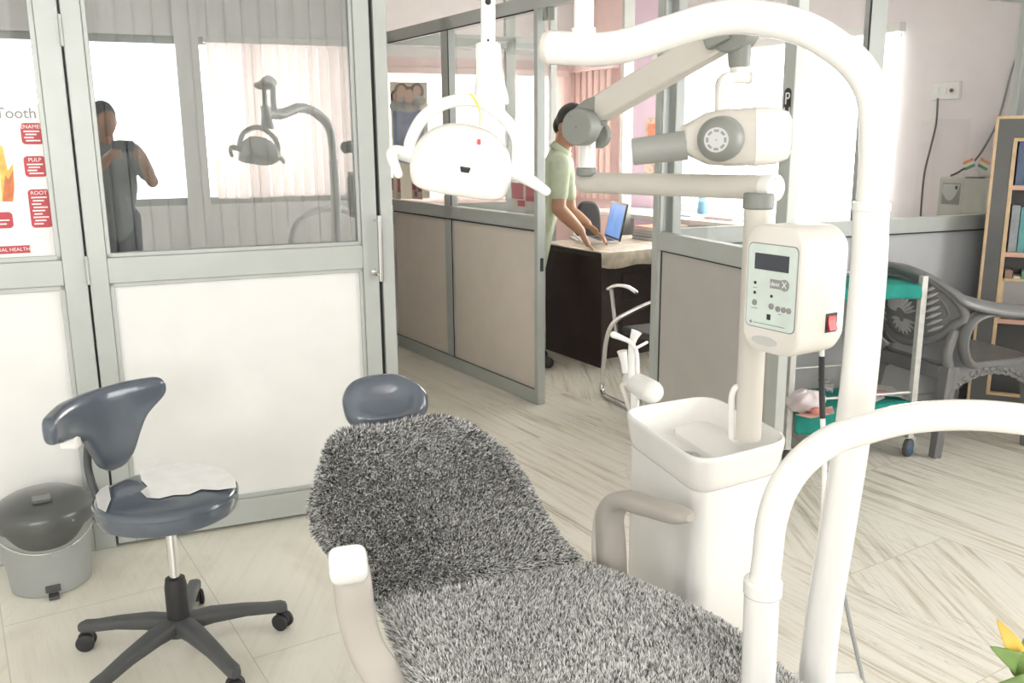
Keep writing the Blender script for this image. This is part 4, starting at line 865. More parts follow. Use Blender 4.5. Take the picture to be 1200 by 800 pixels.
# ------------------------------------------------------------------ trolley with green cloths
tq = [flat(926, 552), flat(1068, 533)]
TC0 = Vector((1.19, 3.72, 0)); TU = Vector((1.80, 3.86, 0)) - TC0; tw = TU.length - .018; TU.normalize(); TV = Vector((-TU.y, TU.x, 0)); MT = basis(TU, TV, Z, TC0); td = .30
tl = thing('instrument_trolley', 'slim aluminium two shelf trolley on casters beside the plastic chair', 'trolley', TC0 + TU * tw / 2)
TALU = mat('trolley_aluminium', (.62, .62, .59), .4, .3, .08, 30)
zt_ = .80
for x, y in ((0, 0), (tw, 0), (0, td), (tw, td)):
    m = MB(MT); m.box(x - .014, x + .014, y - .014, y + .014, .09, zt_ + .02); obj('post', m, TALU, tl, bevel=.002)
m = MB(MT); m.box(0, tw, 0, td, zt_ - .035, zt_ - .02); obj('shelf', m, TALU, tl); m = MB(MT); m.box(0, tw, 0, td, .235, .25); obj('shelf', m, TALU, tl)
for y, z in ((td, .36), (td, zt_), (0, .30)):
    m = MB(MT); m.tube([(0, y, z), (tw, y, z)], .006, 10); obj('rail', m, TALU, tl)
CBLUE = mat('caster_blue', (.03, .12, .30), .4)
for x, y, rot in ((0, 0, -.7), (tw, 0, -1.0), (0, td, .9), (tw, td, -.2)):
    c = MT @ Vector((x, y, .042)); ax = TU * math.cos(rot) + TV * math.sin(rot)
    m = MB(); m.lathe([(.026, -.013), (.038, -.013), (.042, -.008), (.042, .008), (.038, .013), (.026, .013)], c, ax, 28); cs = obj('caster', m, DARKPL, tl)
    m = MB(); m.lathe([(.001, -.0145), (.028, -.0135), (.028, .0135), (.001, .0145)], c, ax, 24); obj('wheel_hub', m, CBLUE, cs)
    m = MB(); m.box(c.x - .02, c.x + .02, c.y - .02, c.y + .02, .088, .094); m.bar(c + ax * .018 + Z * .05, c + ax * .018 - Z * .005, .004, .03, ax); m.bar(c - ax * .018 + Z * .05, c - ax * .018 - Z * .005, .004, .03, ax); obj('fork', m, CHROME, cs)
def cloth(name, label, x0, x1, y0, y1, z, drops, seed):
    r = random.Random(seed); nx, ny = 30, 18; m = MB(MT); vs = []
    for j in range(ny + 1):
        for i in range(nx + 1):
            u, v = i / nx, j / ny; x = x0 + (x1 - x0) * u; y = y0 + (y1 - y0) * v; zz = z + .004 + .004 * math.sin(9 * u + 4 * v + seed) * math.sin(11 * v)
            dx = max(0, -.016 - y); zz -= dx * 1.6; y2 = y + dx * .75 if dx > 0 else y
            zz -= .02 * (dx > 0) * abs(math.sin(7 * u + seed)) * dx * 10
            vs.append((x, y2 - .004 * math.sin(13 * u) * (dx > 0), zz))
    m.add(vs, [(j * (nx + 1) + i, j * (nx + 1) + i + 1, (j + 1) * (nx + 1) + i + 1, (j + 1) * (nx + 1) + i) for j in range(ny) for i in range(nx)])
    o = obj(name, m, TEAL, None, sub=1); so_ = o.modifiers.new('thick', 'SOLIDIFY'); so_.thickness = .003
    return tag(o, label, 'cloth')
cloth('green_cloth', 'teal surgical cloth spread over the top of the trolley', .018, tw - .018, -.05, td - .02, zt_ - .018, 1, 1)
cloth('green_cloth', 'teal surgical cloth lining the lower trolley shelf under papers', .018, tw - .018, -.075, td - .02, .252, 1, 3)
zc_ = .262
def sheet(name, label, corners, mt, th=.002, cat='paper', marks=None):
    m = MB(); m.prism([Vector((c.x, c.y, c.z)) for c in corners], (0, 0, th)); o = obj(name, m, mt, None, smooth=False); tag(o, label, cat)
    if marks:
        mm = MB()
        for q in marks: mm.prism([Vector((c.x, c.y, c.z + th)) for c in q], (0, 0, .0008))
        p = bpy.data.objects  # printed patch as a part
        obj('print', mm, mat('pink_print', (.70, .36, .42), .7), o, smooth=False)
    return o
def fz_(px, py, h): return flat(px, py, h)
sheet('newspaper', 'grey printed leaflet on the lower trolley shelf right of the pole', [fz_(1005, 462, .275), fz_(1012, 449, .275), fz_(1046, 453, .275), fz_(1059, 465, .275)], mat('leaflet_grey', (.62, .61, .58), .7, 0, .15, 25), marks=[[fz_(1024, 460, .275), fz_(1024, 456, .275), fz_(1038, 457, .275), fz_(1041, 461, .275)]])
sheet('leaflet', 'pinkish leaflet in front of the grey one on the lower trolley shelf', [fz_(1000, 482, .268), fz_(1004, 468, .268), fz_(1034, 463, .268), fz_(1037, 466, .268)], mat('leaflet_pink', (.80, .72, .72), .7))
sheet('leaflet', 'white and red leaflet at the left end of the lower trolley shelf', [fz_(932, 486, .270), fz_(975, 476, .270), fz_(978, 484, .270), fz_(950, 490, .270)], mat('leaflet_red', (.78, .40, .36), .7, 0, .5, 10))
sheet('magazine', 'dark and white magazine lying behind the plastic bag on the trolley', [fz_(957, 443, .30), fz_(977, 445, .30), fz_(976, 461, .30), fz_(966, 457, .30)], mat('magazine_print', (.45, .45, .43), .6, 0, .7, 35), .006)
# crumpled translucent bag
bgm = MB(); bc_ = flat(945, 470, .31)
NB = 16; R = []
for i in range(NB + 1):
    a = -PI / 2 + PI * i / NB; a = max(-PI/2 + .05, min(PI/2 - .05, a)); ring = []
    for j in range(28):
        b_ = 2 * PI * j / 28; rr = 1 + .10 * math.sin(3 * b_ + 2 * a) + .06 * math.sin(7 * b_ - 5 * a) + random.uniform(-.02, .02)
        ring.append(bc_ + Vector((.085 * rr * math.cos(a) * math.cos(b_), .075 * rr * math.cos(a) * math.sin(b_), .048 * rr * math.sin(a))))
    R.append(ring)
bgm.rings(R); bag = tag(obj('plastic_bag', bgm, mat('white_film', (.80, .72, .73), .3, 0, .12, 20, coat=.3), sub=1), 'crumpled white plastic bag on the lower trolley shelf', 'bag')
m = MB(); q = flat(950, 476, .30); m.ell(q + Vector((0, -.07, .0)), .024, .02, .018); obj('bag_contents', m, mat('red_wrapper', (.62, .24, .20), .5), bag, label='reddish packet inside the bag')

# ------------------------------------------------------------------ grey moulded plastic chair
PCH = mat('grey_moulded_plastic', (.185, .185, .187), .3, 0, .10, 5, bump=.12, bscale=18)
cc = Vector((2.06, 4.13, 0)); CF = Vector((.955, .296, 0)); CR = Vector((.296, -.955, 0)); MCH = basis(CF, CR, Z, cc)
pch = thing('plastic_armchair', 'grey moulded plastic armchair with patterned oval back beside the bookcase', 'chair', cc)
m = MB(MCH); R = []
for zz, k in ((.395, .96), (.40, 1), (.418, 1), (.425, .97), (.418, .8), (.412, .4), (.411, .05)): R.append([(x * k + .035, y * k, zz) for x, y in superell(.52, .48, 4, 40)])
m.rings(R); obj('seat', m, PCH, pch)
def leg(x, y, fx, fy):
    m = MB(MCH); R = []
    for z, k, w in ((0, 1, .040), (.012, 1, .040), (.20, .55, .046), (.40, 0, .060), (.415, 0, .055)):
        cx_, cy_ = x + fx * k * .05, y + fy * k * .05; sx_, sy_ = (1 if x > 0 else -1), (1 if y > 0 else -1)
        R.append([(cx_ + a * w, cy_ + b * w, z) for a, b in ((-.5, -.5), (-.2, -.5), (-.1, -.38), (.1, -.38), (.2, -.5), (.5, -.5), (.5, .5), (.2, .5), (.1, .38), (-.1, .38), (-.2, .5), (-.5, .5))])
    m.rings(R); obj('leg', m, PCH, pch, bevel=.003)
for x, y in ((-.20, -.22), (-.20, .22), (.25, -.22), (.25, .22)): leg(x, y, -.9 if x < 0 else .5, -.3 if y < 0 else .3)
for y in (-.232, .222):                                             # side aprons with scalloped lower edge
    m = MB(MCH); top_ = [(-.19 + .43 * i / 20, .412) for i in range(21)]; bot = []
    for i in range(21):
        u = i / 20; s_ = abs(2 * u - 1); bot.append((-.19 + .43 * u, .29 + .075 * (1 - s_**2.2) - (.0 if i % 2 else .006)))
    m.prism([(a, y, b) for a, b in top_] + [(a, y, b) for a, b in reversed(bot)], (0, .010, 0)); ap_ = obj('apron', m, PCH, pch)
    if y < 0:
        pass
m = MB(MCH)
for i in range(11):
    u = i / 10; x = -.16 + .37 * u; z = .392 - .05 * abs(2 * u - 1)**2 - (.006 if i % 2 else 0)
    m.ell((x, .234, z), .012, .006, .010, 10, 6); m.ell((x + .014, .234, z - .012), .007, .005, .007, 8, 6)
obj('apron_ornament', m, PCH, pch)
for x0_ in (.275, -.237): m = MB(MCH); m.box(x0_, x0_ + .012, -.2, .2, .35, .412); obj('apron', m, PCH, pch, bevel=.003)
# oval back with fan of leaves, leaning back
def cb_(u, v, off=0.0):                                            # u across, v up the back
    return Vector((-.235 - (v - .42) * .28 + .10 * (abs(u) / .27)**2 + off, u, v))
ov = []
for i in range(49):
    a = 2 * PI * i / 48; w = .275 if math.sin(a) > -.2 else .255; ov.append((w * math.cos(a) * (1 - .12 * max(0, -math.sin(a))), .655 + (.185 if math.sin(a) > 0 else .165) * math.sin(a)))
m = MB(MCH); m.tube([cb_(u, v) for u, v in ov[:-1]], .021, 12, loop=True, flatten=(1, 1)); obj('back_rim', m, PCH, pch)
m = MB(MCH); m.tube([cb_(u * .80, .655 + (v - .655) * .76, .004) for u, v in ov[:-1]], .010, 10, loop=True); obj('back_band', m, PCH, pch)
m = MB(MCH); NN = 24; vs = []
for j in range(NN + 1):
    for i in range(NN * 2):
        a = 2 * PI * i / (NN * 2); k = j / NN; idx = a / (2 * PI) * 48; u0, v0 = ov[int(idx)]; rip = .004 * math.sin(10 * a) * k
        vs.append(cb_(u0 * k * .97 + 1e-4 * math.cos(a), .655 + (v0 - .655) * k * .97, rip))
m.add(vs, [(j * NN * 2 + i, j * NN * 2 + (i + 1) % (NN * 2), (j + 1) * NN * 2 + (i + 1) % (NN * 2), (j + 1) * NN * 2 + i) for j in range(NN) for i in range(NN * 2)])
panel_mb = m
LEAFM = mat('light_grey_relief', (.48, .48, .48), .35, 0, .1); DARKSLOT = mat('dark_slot', (.05, .05, .05), .7)
def relief(off, sgn):
    m = MB(MCH)
    for i in range(13):
        a = math.radians(-72 + 144 * i / 12); L_ = .085 + .02 * math.cos(a)
        for c0_, c1_, w_ in ((.03, L_, .009),):
            p = [cb_(math.sin(a) * (c0_ + (c1_ - c0_) * t), .62 + math.cos(a) * (c0_ + (c1_ - c0_) * t), off) for t in (0, .35, .7, 1)]
            m.tube(p, [.003, w_, w_ * .9, .002], 8, flatten=(1, .7))
    for i in range(9):
        a = math.radians(100 + 160 * i / 8); p = [cb_(math.sin(a) * (.02 + .055 * t), .60 + math.cos(a) * (.02 + .055 * t), off) for t in (0, .5, 1)]; m.tube(p, [.003, .007, .002], 8)
    for sx_ in (-1, 1):
        for i in range(7):
            v = .56 + .03 * i; p = [cb_(sx_ * (.135 + .012 * t + .05 * t), v + .035 * t, off) for t in (0, .5, 1)]; m.tube(p, [.002, .007, .002], 8)
    return m
npan = len(panel_mb.f)
for off_ in (-.006, .006):
    r_ = relief(off_, 1); b_0 = len(panel_mb.v); panel_mb.v += r_.v; panel_mb.f += [tuple(i + b_0 for i in f) for f in r_.f]
bk = obj('back_panel', panel_mb, PCH, pch); bk.data.materials.append(LEAFM)
bk.data.polygons.foreach_set('material_index', [0 if i < npan else 1 for i in range(len(bk.data.polygons))])
so_ = bk.modifiers.new('thick', 'SOLIDIFY'); so_.thickness = .004; so_.offset = 0
for sx_ in (-1, 1):                                                 # uprights joining the back to the rear legs
    m = MB(MCH); m.tube(smooth_path([cb_(sx_ * .235, .58), (-.235, sx_ * .235, .48), (-.205, sx_ * .22, .41), (-.205, sx_ * .22, .36)], 5), .024, 12); obj('back_post', m, PCH, pch)
    m = MB(MCH); pth = smooth_path([cb_(sx_ * .15, .825), cb_(sx_ * .245, .755), (-.20, sx_ * .278, .715), (-.03, sx_ * .288, .672), (.16, sx_ * .288, .645), (.275, sx_ * .280, .615), (.292, sx_ * .264, .55), (.27, sx_ * .247, .46), (.25, sx_ * .235, .41)], 6)
    m.tube(pth, smooth_vals([.014, .026, .034, .036, .036, .032, .026, .026, .028], 6), 16, flatten=(1.2, .62)); obj('armrest', m, PCH, pch)
    m = MB(MCH); pth = smooth_path([(-.10, sx_ * .245, .415), (-.155, sx_ * .258, .46), (-.185, sx_ * .268, .54), (-.165, sx_ * .276, .62), (-.09, sx_ * .282, .655), (.05, sx_ * .284, .640), (.18, sx_ * .284, .622)], 6); m.tube(pth, smooth_vals([.022, .02, .02, .02, .018, .015, .01], 6), 12, flatten=(1.5, .7)); obj('arm_loop', m, PCH, pch)

# ------------------------------------------------------------------ bookcase
bq = Vector((2.300, 4.385, 0)); BX, BY = Vector((.89, -.456, 0)), Vector((.456, .89, 0)); MBC = basis(BX, BY, Z, bq); bW, bD, bH = .76, .185, 1.50       # x along the front, y to the back
bc = thing('bookcase', 'dark bookcase with beech edging filled with books at the right', 'bookcase', bq)
CARC = mat('charcoal_laminate', (.115, .115, .112), .5, 0, .08); SHELF = mat('pinkish_shelf_edge', (.68, .42, .33), .5, 0, .08)
m = MB(MBC); m.box(.004, .022, .02, bD, .05, bH - .005); m.box(bW - .022, bW - .004, .02, bD, .05, bH - .005); m.box(.004, bW - .004, bD - .012, bD, .05, bH - .005); m.box(.004, bW - .004, .02, bD, bH - .022, bH - .005); m.box(.02, bW - .02, .03, bD, 0, .06); obj('carcass', m, CARC, bc)
fw_ = .084
m = MB(MBC); m.box(.012, fw_, 0, .02, .055, bH - .012); m.box(bW - fw_, bW - .012, 0, .02, .055, bH - .012); m.box(fw_, bW - fw_, 0, .02, bH - .115, bH - .012); m.box(fw_, bW - fw_, 0, .02, .055, .15); obj('face_frame', m, CARC, bc)
m = MB(MBC); m.box(0, .014, -.003, .024, .045, bH); m.box(bW - .014, bW, -.003, .024, .045, bH); m.box(0, bW, -.003, .024, bH - .014, bH); m.box(0, bW, -.003, .024, .045, .06)
m.box(fw_ - .002, fw_ + .016, -.003, .022, .15, bH - .115); m.box(bW - fw_ - .016, bW - fw_ + .002, -.003, .022, .15, bH - .115); m.box(fw_, bW - fw_, -.003, .022, bH - .118, bH - .102); m.box(fw_, bW - fw_, -.003, .022, .145, .16); obj('edging', m, WOOD, bc, bevel=.002, label='pale beech edging')
shz = []
for py in (220, 299):
    z = onplane(1193, py, MBC @ Vector((0, 0, 0)), BY).z; shz.append(z)
shz.append(.52); 
for z in shz:
    m = MB(MBC); m.box(fw_ + .01, bW - fw_ - .01, .002, bD - .014, z - .011, z + .011); obj('shelf', m, SHELF, bc, bevel=.001)
m = MB(MBC); m.box(fw_ + .016, fw_ + .20, .004, .012, shz[2] + .02, shz[2] + .20); bx_ = obj('lower_door', m, mat('grey_board', (.30, .29, .28), .5), bc)
m = MB(MBC); m.box(fw_ + .016, fw_ + .026, -.001, .013, shz[2] + .012, shz[2] + .21); m.box(fw_ + .016, fw_ + .2, -.001, .013, shz[2] + .2, shz[2] + .212); obj('door_edging', m, WOOD, bc)
cols = [('dark blue', (.10, .14, .24)), ('slate grey', (.30, .33, .36)), ('teal', (.12, .36, .36)), ('white', (.78, .78, .74)), ('green', (.16, .34, .24)), ('cream', (.72, .66, .50)), ('brown', (.33, .22, .15)), ('pale blue', (.42, .52, .60)), ('maroon', (.35, .10, .12))]
shelf_names = ['top', 'middle', 'lower']
plan = [(shz[0], [0, 7, 1, 0, 2, 7, 1, 8], 'top'), (shz[1], [1, 2, 2, 3, 5, 2, 4, 0], 'middle'), (shz[2], [6, 5, 4, 5, 2, 3, 1, 4], 'lower')]
WORDS = ['first', 'second', 'third', 'fourth', 'fifth', 'sixth', 'seventh', 'eighth']
for z, ids, nm in plan:
    x = fw_ + .024; ids = ids[:8]
    for n_, ci in enumerate(ids):
        t = random.uniform(.022, .040); h = random.uniform(.19, .235) if nm != 'lower' else random.uniform(.21, .24); d_ = random.uniform(.11, .13); z0 = z + .0115
        if nm == 'lower': z0 = z + .0115
        y0 = .026 if nm != 'lower' else .03
        o = thing('book', f'{cols[ci][0]} book, {WORDS[n_]} from the left edging on the {nm} shelf', 'book', MBC @ Vector((x + t / 2, y0 + d_ / 2, z0)), f'books on the {nm} bookcase shelf')
        cm = mat('book_cover', cols[ci][1], .55, 0, .12, 30)
        m = MB(MBC); m.box(x, x + .0025, y0, y0 + d_, z0, z0 + h); m.box(x + t - .0025, x + t, y0, y0 + d_, z0, z0 + h); m.box(x, x + t, y0, y0 + .004, z0, z0 + h); obj('cover', m, cm, o)
        m = MB(MBC); m.box(x + .0025, x + t - .0025, y0 + .004, y0 + d_ - .004, z0 + .003, z0 + h - .004); obj('pages', m, PAPER, o)
        x += t + .002

# ------------------------------------------------------------------ things on the office wall behind the right glass
def Wp(px, py, off=.0): return onplane(px, py, W0 + NP * off, NP)
a, b = Wp(1093, 97, .02), Wp(1124, 116, .02); u0, u1 = (a - W0).dot(UP), (b - W0).dot(UP)
swb = thing('switch_board', 'white electric switch board on the pale wall right of the window', 'switch board', W0 + UP * u0 + Z * b.z)
m = MB(MW); m.box(u0, u1, .0, .03, b.z, a.z); obj('plate', m, WHITE, swb, bevel=.004)
m = MB(MW); m.box(u0 + .02, u0 + .05, .03, .035, b.z + .03, a.z - .03); m.box(u0 + .07, u0 + .1, .03, .035, b.z + .03, a.z - .03); obj('rocker', m, PAPER, swb, bevel=.001)
m = MB(MW); m.lathe([(.011, 0), (.011, .006), (.001, .007)], ((u0 + .75 * (u1 - u0)), .03, (a.z + b.z) / 2), (0, 1, 0), 16); obj('socket', m, DARKPL, swb)
m = MB(); m.tube(smooth_path([Wp(1099, 115, .035), Wp(1097, 145, .02), Wp(1090, 175, .02), Wp(1083, 205, .02), Wp(1079, 250, .02), Wp(1076, 300, .02)], 6), .006, 8); tag(obj('cord', m, DARKPL), 'dark wavy cord hanging below the white switch board', 'cord')
m = MB(); m.tube(smooth_path([Wp(1215, 20, .02), Wp(1190, 70, .02), Wp(1176, 120, .02), Wp(1166, 150, .02), Wp(1145, 185, .03), Wp(1126, 200, .04), Wp(1114, 206, .06)], 6), .006, 8); tag(obj('cord', m, DARKPL), 'dark cord running diagonally down to the grey voltage stabiliser', 'cord')
a, b = Wp(1101, 208, .15), Wp(1164, 256, .15); u0, u1 = (a - W0).dot(UP), (b - W0).dot(UP); zA, zB = a.z, a.z - .26
stz = thing('voltage_stabiliser', 'beige grey voltage stabiliser box with curved logo below the crossed flags', 'stabiliser', W0 + UP * u0 + Z * zB)
STB = mat('beige_grey_metal', (.50, .50, .45), .45, 0, .04)
m = MB(MW); m.box(u0, u1, .003, .15, zB, zA); obj('case', m, STB, stz, bevel=.006)
lg0, lg1 = (Wp(1105, 214, .152) - W0), (Wp(1123.5, 240, .152) - W0); g0, g1, h0, h1 = lg0.dot(UP), lg1.dot(UP), lg1.z, lg0.z
m = MB(MW); m.box(g0, g1, .15, .152, h0, h1); obj('badge', m, JOINT_GREY, stz, smooth=False)
m = MB(MW); cvx = [(g0 + (g1 - g0) * t, h0 + (h1 - h0) * (.18 + .50 * (2 * t - .9)**2 * (1 if t < .5 else 1.45))) for t in [i / 14 for i in range(15)]]
m.prism([(x, .152, min(z, h1 - .004)) for x, z in cvx] + [(g1 - .004, .152, h1 - .006), (g0 + .004, .152, h1 - .006)], (0, .001, 0)); obj('logo', m, mat('badge_silver', (.50, .50, .48), .4), stz, smooth=False)
m = MB(MW); m.box(g1 - .030, g1 - .016, .1525, .154, h1 - .034, h1 - .014); obj('logo_dot', m, BLACK, stz, smooth=False)
fl = thing('crossed_flags', 'pair of small crossed tricolour flags standing on the stabiliser', 'flags', Wp(1143, 207, .10))
fc = Wp(1143, 207, .10); fu = UP; fz0 = zA
bs = Vector((fc.x, fc.y, fz0))
m = MB(); m.bar(bs - fu * .05 + Z * .004, bs + fu * .05 + Z * .004, .03, .008); obj('base', m, DARKPL, fl)
FCOL = [mat('flag_saffron', (.80, .30, .10), .7), mat('flag_white', (.82, .82, .78), .7), mat('flag_green', (.08, .28, .12), .7)]
for sgn in (-1, 1):
    tip = bs + fu * sgn * .025 + Z * .115; ft_ = bs - fu * sgn * .022
    m = MB(); m.tube([ft_, tip], .0018, 6); obj('pole', m, CHROME, fl)
    ax_ = (tip - ft_).normalized(); out_ = (fu * sgn * .9 - Z * .42).normalized()
    for i in range(3):
        p0_ = tip - ax_ * (.001 + .017 * i); m = MB(); m.prism([p0_, p0_ + out_ * .062, p0_ + out_ * .062 - ax_ * .017, p0_ - ax_ * .017], NP * .0012); obj('flag_stripe', m, FCOL[i], fl, smooth=False)
# things on the table below the big window
tb = thing('side_table', 'low white table under the bright office window', 'table', W0 + UP * (-1.6))
m = MB(MW); m.box(-2.9, -.7, .06, .56, .82, .85); obj('tabletop', m, BOARD, tb, bevel=.003)
for x in (-2.85, -.75):
    for y in (.09, .53): m = MB(MW); m.box(x - .02, x + .02, y - .02, y + .02, 0, .82); obj('leg', m, ALU, tb)
bp_ = onplane(823, 250, W0 + NP * .2, NP); bb_ = Vector((bp_.x, bp_.y, .85))
m = MB(); m.lathe([(.03, 0), (.038, .004), (.038, .12), (.03, .15), (.013, .17), (.013, .19), (.001, .19)], bb_, Z, 24); tag(obj('water_bottle', m, mat('blue_bottle', (.25, .50, .66), .2)), 'pale blue water bottle on the table under the window', 'bottle')
def wtab(px, py): return onplane(px, py, W0 + NP * .3, NP)
c = MW @ Vector((-1.95, .30, .85)); m = MB(basis(UP, NP, Z, c)); m.box(-.15, .15, -.10, .10, 0, .012); tag(obj('notebook', m, mat('lilac_cover', (.55, .56, .72), .6)), 'lilac notebook lying beside the blue bottle', 'notebook')
c = MW @ Vector((-1.5, .32, .85)); m = MB(basis(UP, NP, Z, c)); m.box(-.14, .14, -.10, .10, 0, .02); tag(obj('paper_stack', m, mat('pinkish_paper', (.80, .62, .62), .7)), 'stack of pinkish papers under the bright window', 'papers')

# ------------------------------------------------------------------ office desk and what stands on it
dA, dB, dC = flat(704, 431.5), flat(651.5, 413), flat(763, 421); dB = dB + (dB - dA) * .25
dD = dB + (dC - dA)
dk = thing('office_desk', 'dark brown office desk seen through the doorway', 'desk', (dA + dC) / 2)
DESK = mat('dark_wenge', (.030, .020, .018), .4, 0, .3, 6); ext = (dC - dA).normalized()
e_u = (dB - dA).normalized(); e_v = (dC - dA).normalized(); lenU = (dB - dA).length; lenV = 1.25
m = MB(); 
for t0, t1 in ((0, .40),): m.prism([dA, dA + e_v * .04, dA + e_v * .04 + e_u * lenU, dA + e_u * lenU], (0, 0, .70))
obj('end_panel', m, DESK, dk)
m = MB(); q0_ = dA + e_u * .18 + e_v * .04; m.prism([q0_, q0_ + e_v * lenV, q0_ + e_v * lenV + e_u * .02, q0_ + e_u * .02], (0, 0, .70)); obj('modesty_panel', m, DESK, dk)
m = MB(); q1_ = dA + e_v * lenV; m.prism([q1_, q1_ + e_v * .04, q1_ + e_v * .04 + e_u * lenU, q1_ + e_u * lenU], (0, 0, .70)); obj('end_panel', m, DESK, dk)
ovh = .04
tq_ = [dA - e_u * ovh - e_v * ovh, dA + e_v * (lenV + .08) - e_u * ovh, dA + e_v * (lenV + .08) + e_u * (lenU + ovh), dA + e_u * (lenU + ovh) - e_v * ovh]
m = MB(); m.prism([p + Z * .70 for p in tq_], (0, 0, .03)); obj('desktop', m, DESK, dk, bevel=.003)
m = MB(); q2_ = dA + e_v * .3 - e_u * .0 + e_u * .178; m.prism([q2_ + Z * .38, q2_ + e_v * .5 + Z * .38, q2_ + e_v * .5 + Z * .55, q2_ + Z * .55], -e_u * .012); m.prism([q2_ + Z * .14, q2_ + e_v * .5 + Z * .14, q2_ + e_v * .5 + Z * .30, q2_ + Z * .30], -e_u * .012); obj('drawer_front', m, DESK, dk, bevel=.004)
LINO = mat('marbled_tablecloth', (.60, .54, .44), .35, 0, .35, 14)
m = MB(); nT = 24; c0_ = dA - e_u * (ovh + .004) - e_v * (ovh + .002); vs = []
LV = lenV + .09; LU = lenU + .08
rows = [(-.5, -.10), (0, -.10), (0, 0.0)] 
for i in range(nT + 1):
    u = i / nT; p = c0_ + e_v * LV * u; drop = .085 + .012 * math.sin(9 * u) + .01 * math.sin(23 * u); wv = e_u * (-.006 + .006 * math.sin(31 * u))
    vs += [p + wv + Z * (.7335 - drop), p + wv * .5 + Z * .732, p + e_u * .006 + Z * .7345, p + e_u * LU + Z * .7345]
m.add(vs, [(i * 4 + k, i * 4 + k + 1, i * 4 + k + 5, i * 4 + k + 4) for i in range(nT) for k in range(3)])
tcl = tag(obj('tablecloth', m, LINO), 'marbled beige tablecloth hanging over the front edge of the dark desk', 'tablecloth'); so_ = tcl.modifiers.new('thick', 'SOLIDIFY'); so_.thickness = .002; so_.offset = 1
zD = .737
lap_c = flat(702, 284, zD)
lpx = thing('laptop', 'open silver black laptop with blue screen on the desk', 'laptop', lap_c)
lu = Vector((.16, -.987, 0)).normalized(); lv = Vector((-.987, -.16, 0)).normalized()                      # along hinge, towards the man
LAPB = mat('laptop_black', (.04, .04, .045), .35); LAPS = mat('laptop_silver', (.72, .70, .66), .35, .3)
lb = basis(lu, lv, Z, flat(716.5, 282, zD)); 
m = MB(lb); m.box(-.185, .185, 0, .25, 0, .018); obj('base', m, LAPS, lpx, bevel=.003)
m = MB(lb); m.box(-.15, .15, .02, .12, .018, .0195); obj('keyboard', m, LAPB, lpx, smooth=False)
hl_ = lb.copy(); scn = basis(lu, (lv * -.20 + Z * .98).normalized(), (lv * .98 + Z * .20).normalized(), lb.translation + Z * .012)
m = MB(scn); m.box(-.185, .185, 0, .25, -.012, 0); obj('lid', m, LAPB, lpx, bevel=.003)
em = bpy.data.materials.new('lit_screen'); em.use_nodes = True; nt = em.node_tree; b_ = nt.nodes['Principled BSDF']; b_.inputs['Emission Strength'].default_value = .8
g_ = nt.nodes.new('ShaderNodeTexGradient'); tc_ = nt.nodes.new('ShaderNodeTexCoord'); mp_ = nt.nodes.new('ShaderNodeMapping'); mp_.inputs['Scale'].default_value = (1, 1, 3); rp = nt.nodes.new('ShaderNodeValToRGB'); rp.color_ramp.elements[0].color = (.08, .17, .42, 1); rp.color_ramp.elements[1].color = (.16, .30, .58, 1)
nz_ = nt.nodes.new('ShaderNodeTexNoise'); nz_.inputs['Scale'].default_value = 9; nt.links.new(tc_.outputs['Object'], nz_.inputs['Vector']); nt.links.new(nz_.outputs['Fac'], rp.inputs['Fac']); nt.links.new(rp.outputs['Color'], b_.inputs['Emission Color']); nt.links.new(rp.outputs['Color'], b_.inputs['Base Color'])
m = MB(scn); m.box(-.17, .17, .018, .236, 0, .001); obj('screen', m, em, lpx, smooth=False)
m = MB(); q = flat(672, 273, zD + .08); q2 = flat(682, 284, zD + .006); m.tube([q2, q], .006, 10); tag(obj('pen', m, WHITE), 'white pen leaning against the hand at the laptop', 'pen')
# files on the desk
zz = zD; fc_ = flat(762, 280, zD) + e_v * .08; fc_.z = 0
for i, (nm, c, th, lab) in enumerate((('folder', (.16, .16, .17), .025, 'dark folder at the bottom of the desk stack'), ('folder', (.42, .42, .42), .018, 'grey folder in the middle of the desk stack'), ('folder', (.55, .56, .55), .018, 'pale grey folder under the orange box file'), ('box_file', (.74, .24, .12), .028, 'orange box file on top of the desk stack'))):
    o = thing(nm, lab, 'folder', fc_ + Z * zz, 'files stacked on the desk'); mm = basis(e_v, e_u, Z, fc_ + Z * 0); d_ = i * .006
    m = MB(mm); m.box(-.16 + d_, .16 + d_, -.11, .11, zz, zz + .002); m.box(-.16 + d_, .16 + d_, -.11, .11, zz + th - .003, zz + th - .001); m.box(.157 + d_, .16 + d_, -.11, .11, zz, zz + th - .001); obj('cover', m, mat('folder_cover', c, .5), o)
    m = MB(mm); m.box(-.155 + d_, .155 + d_, -.105, .105, zz + .002, zz + th - .003); obj('pages', m, PAPER, o); zz += th

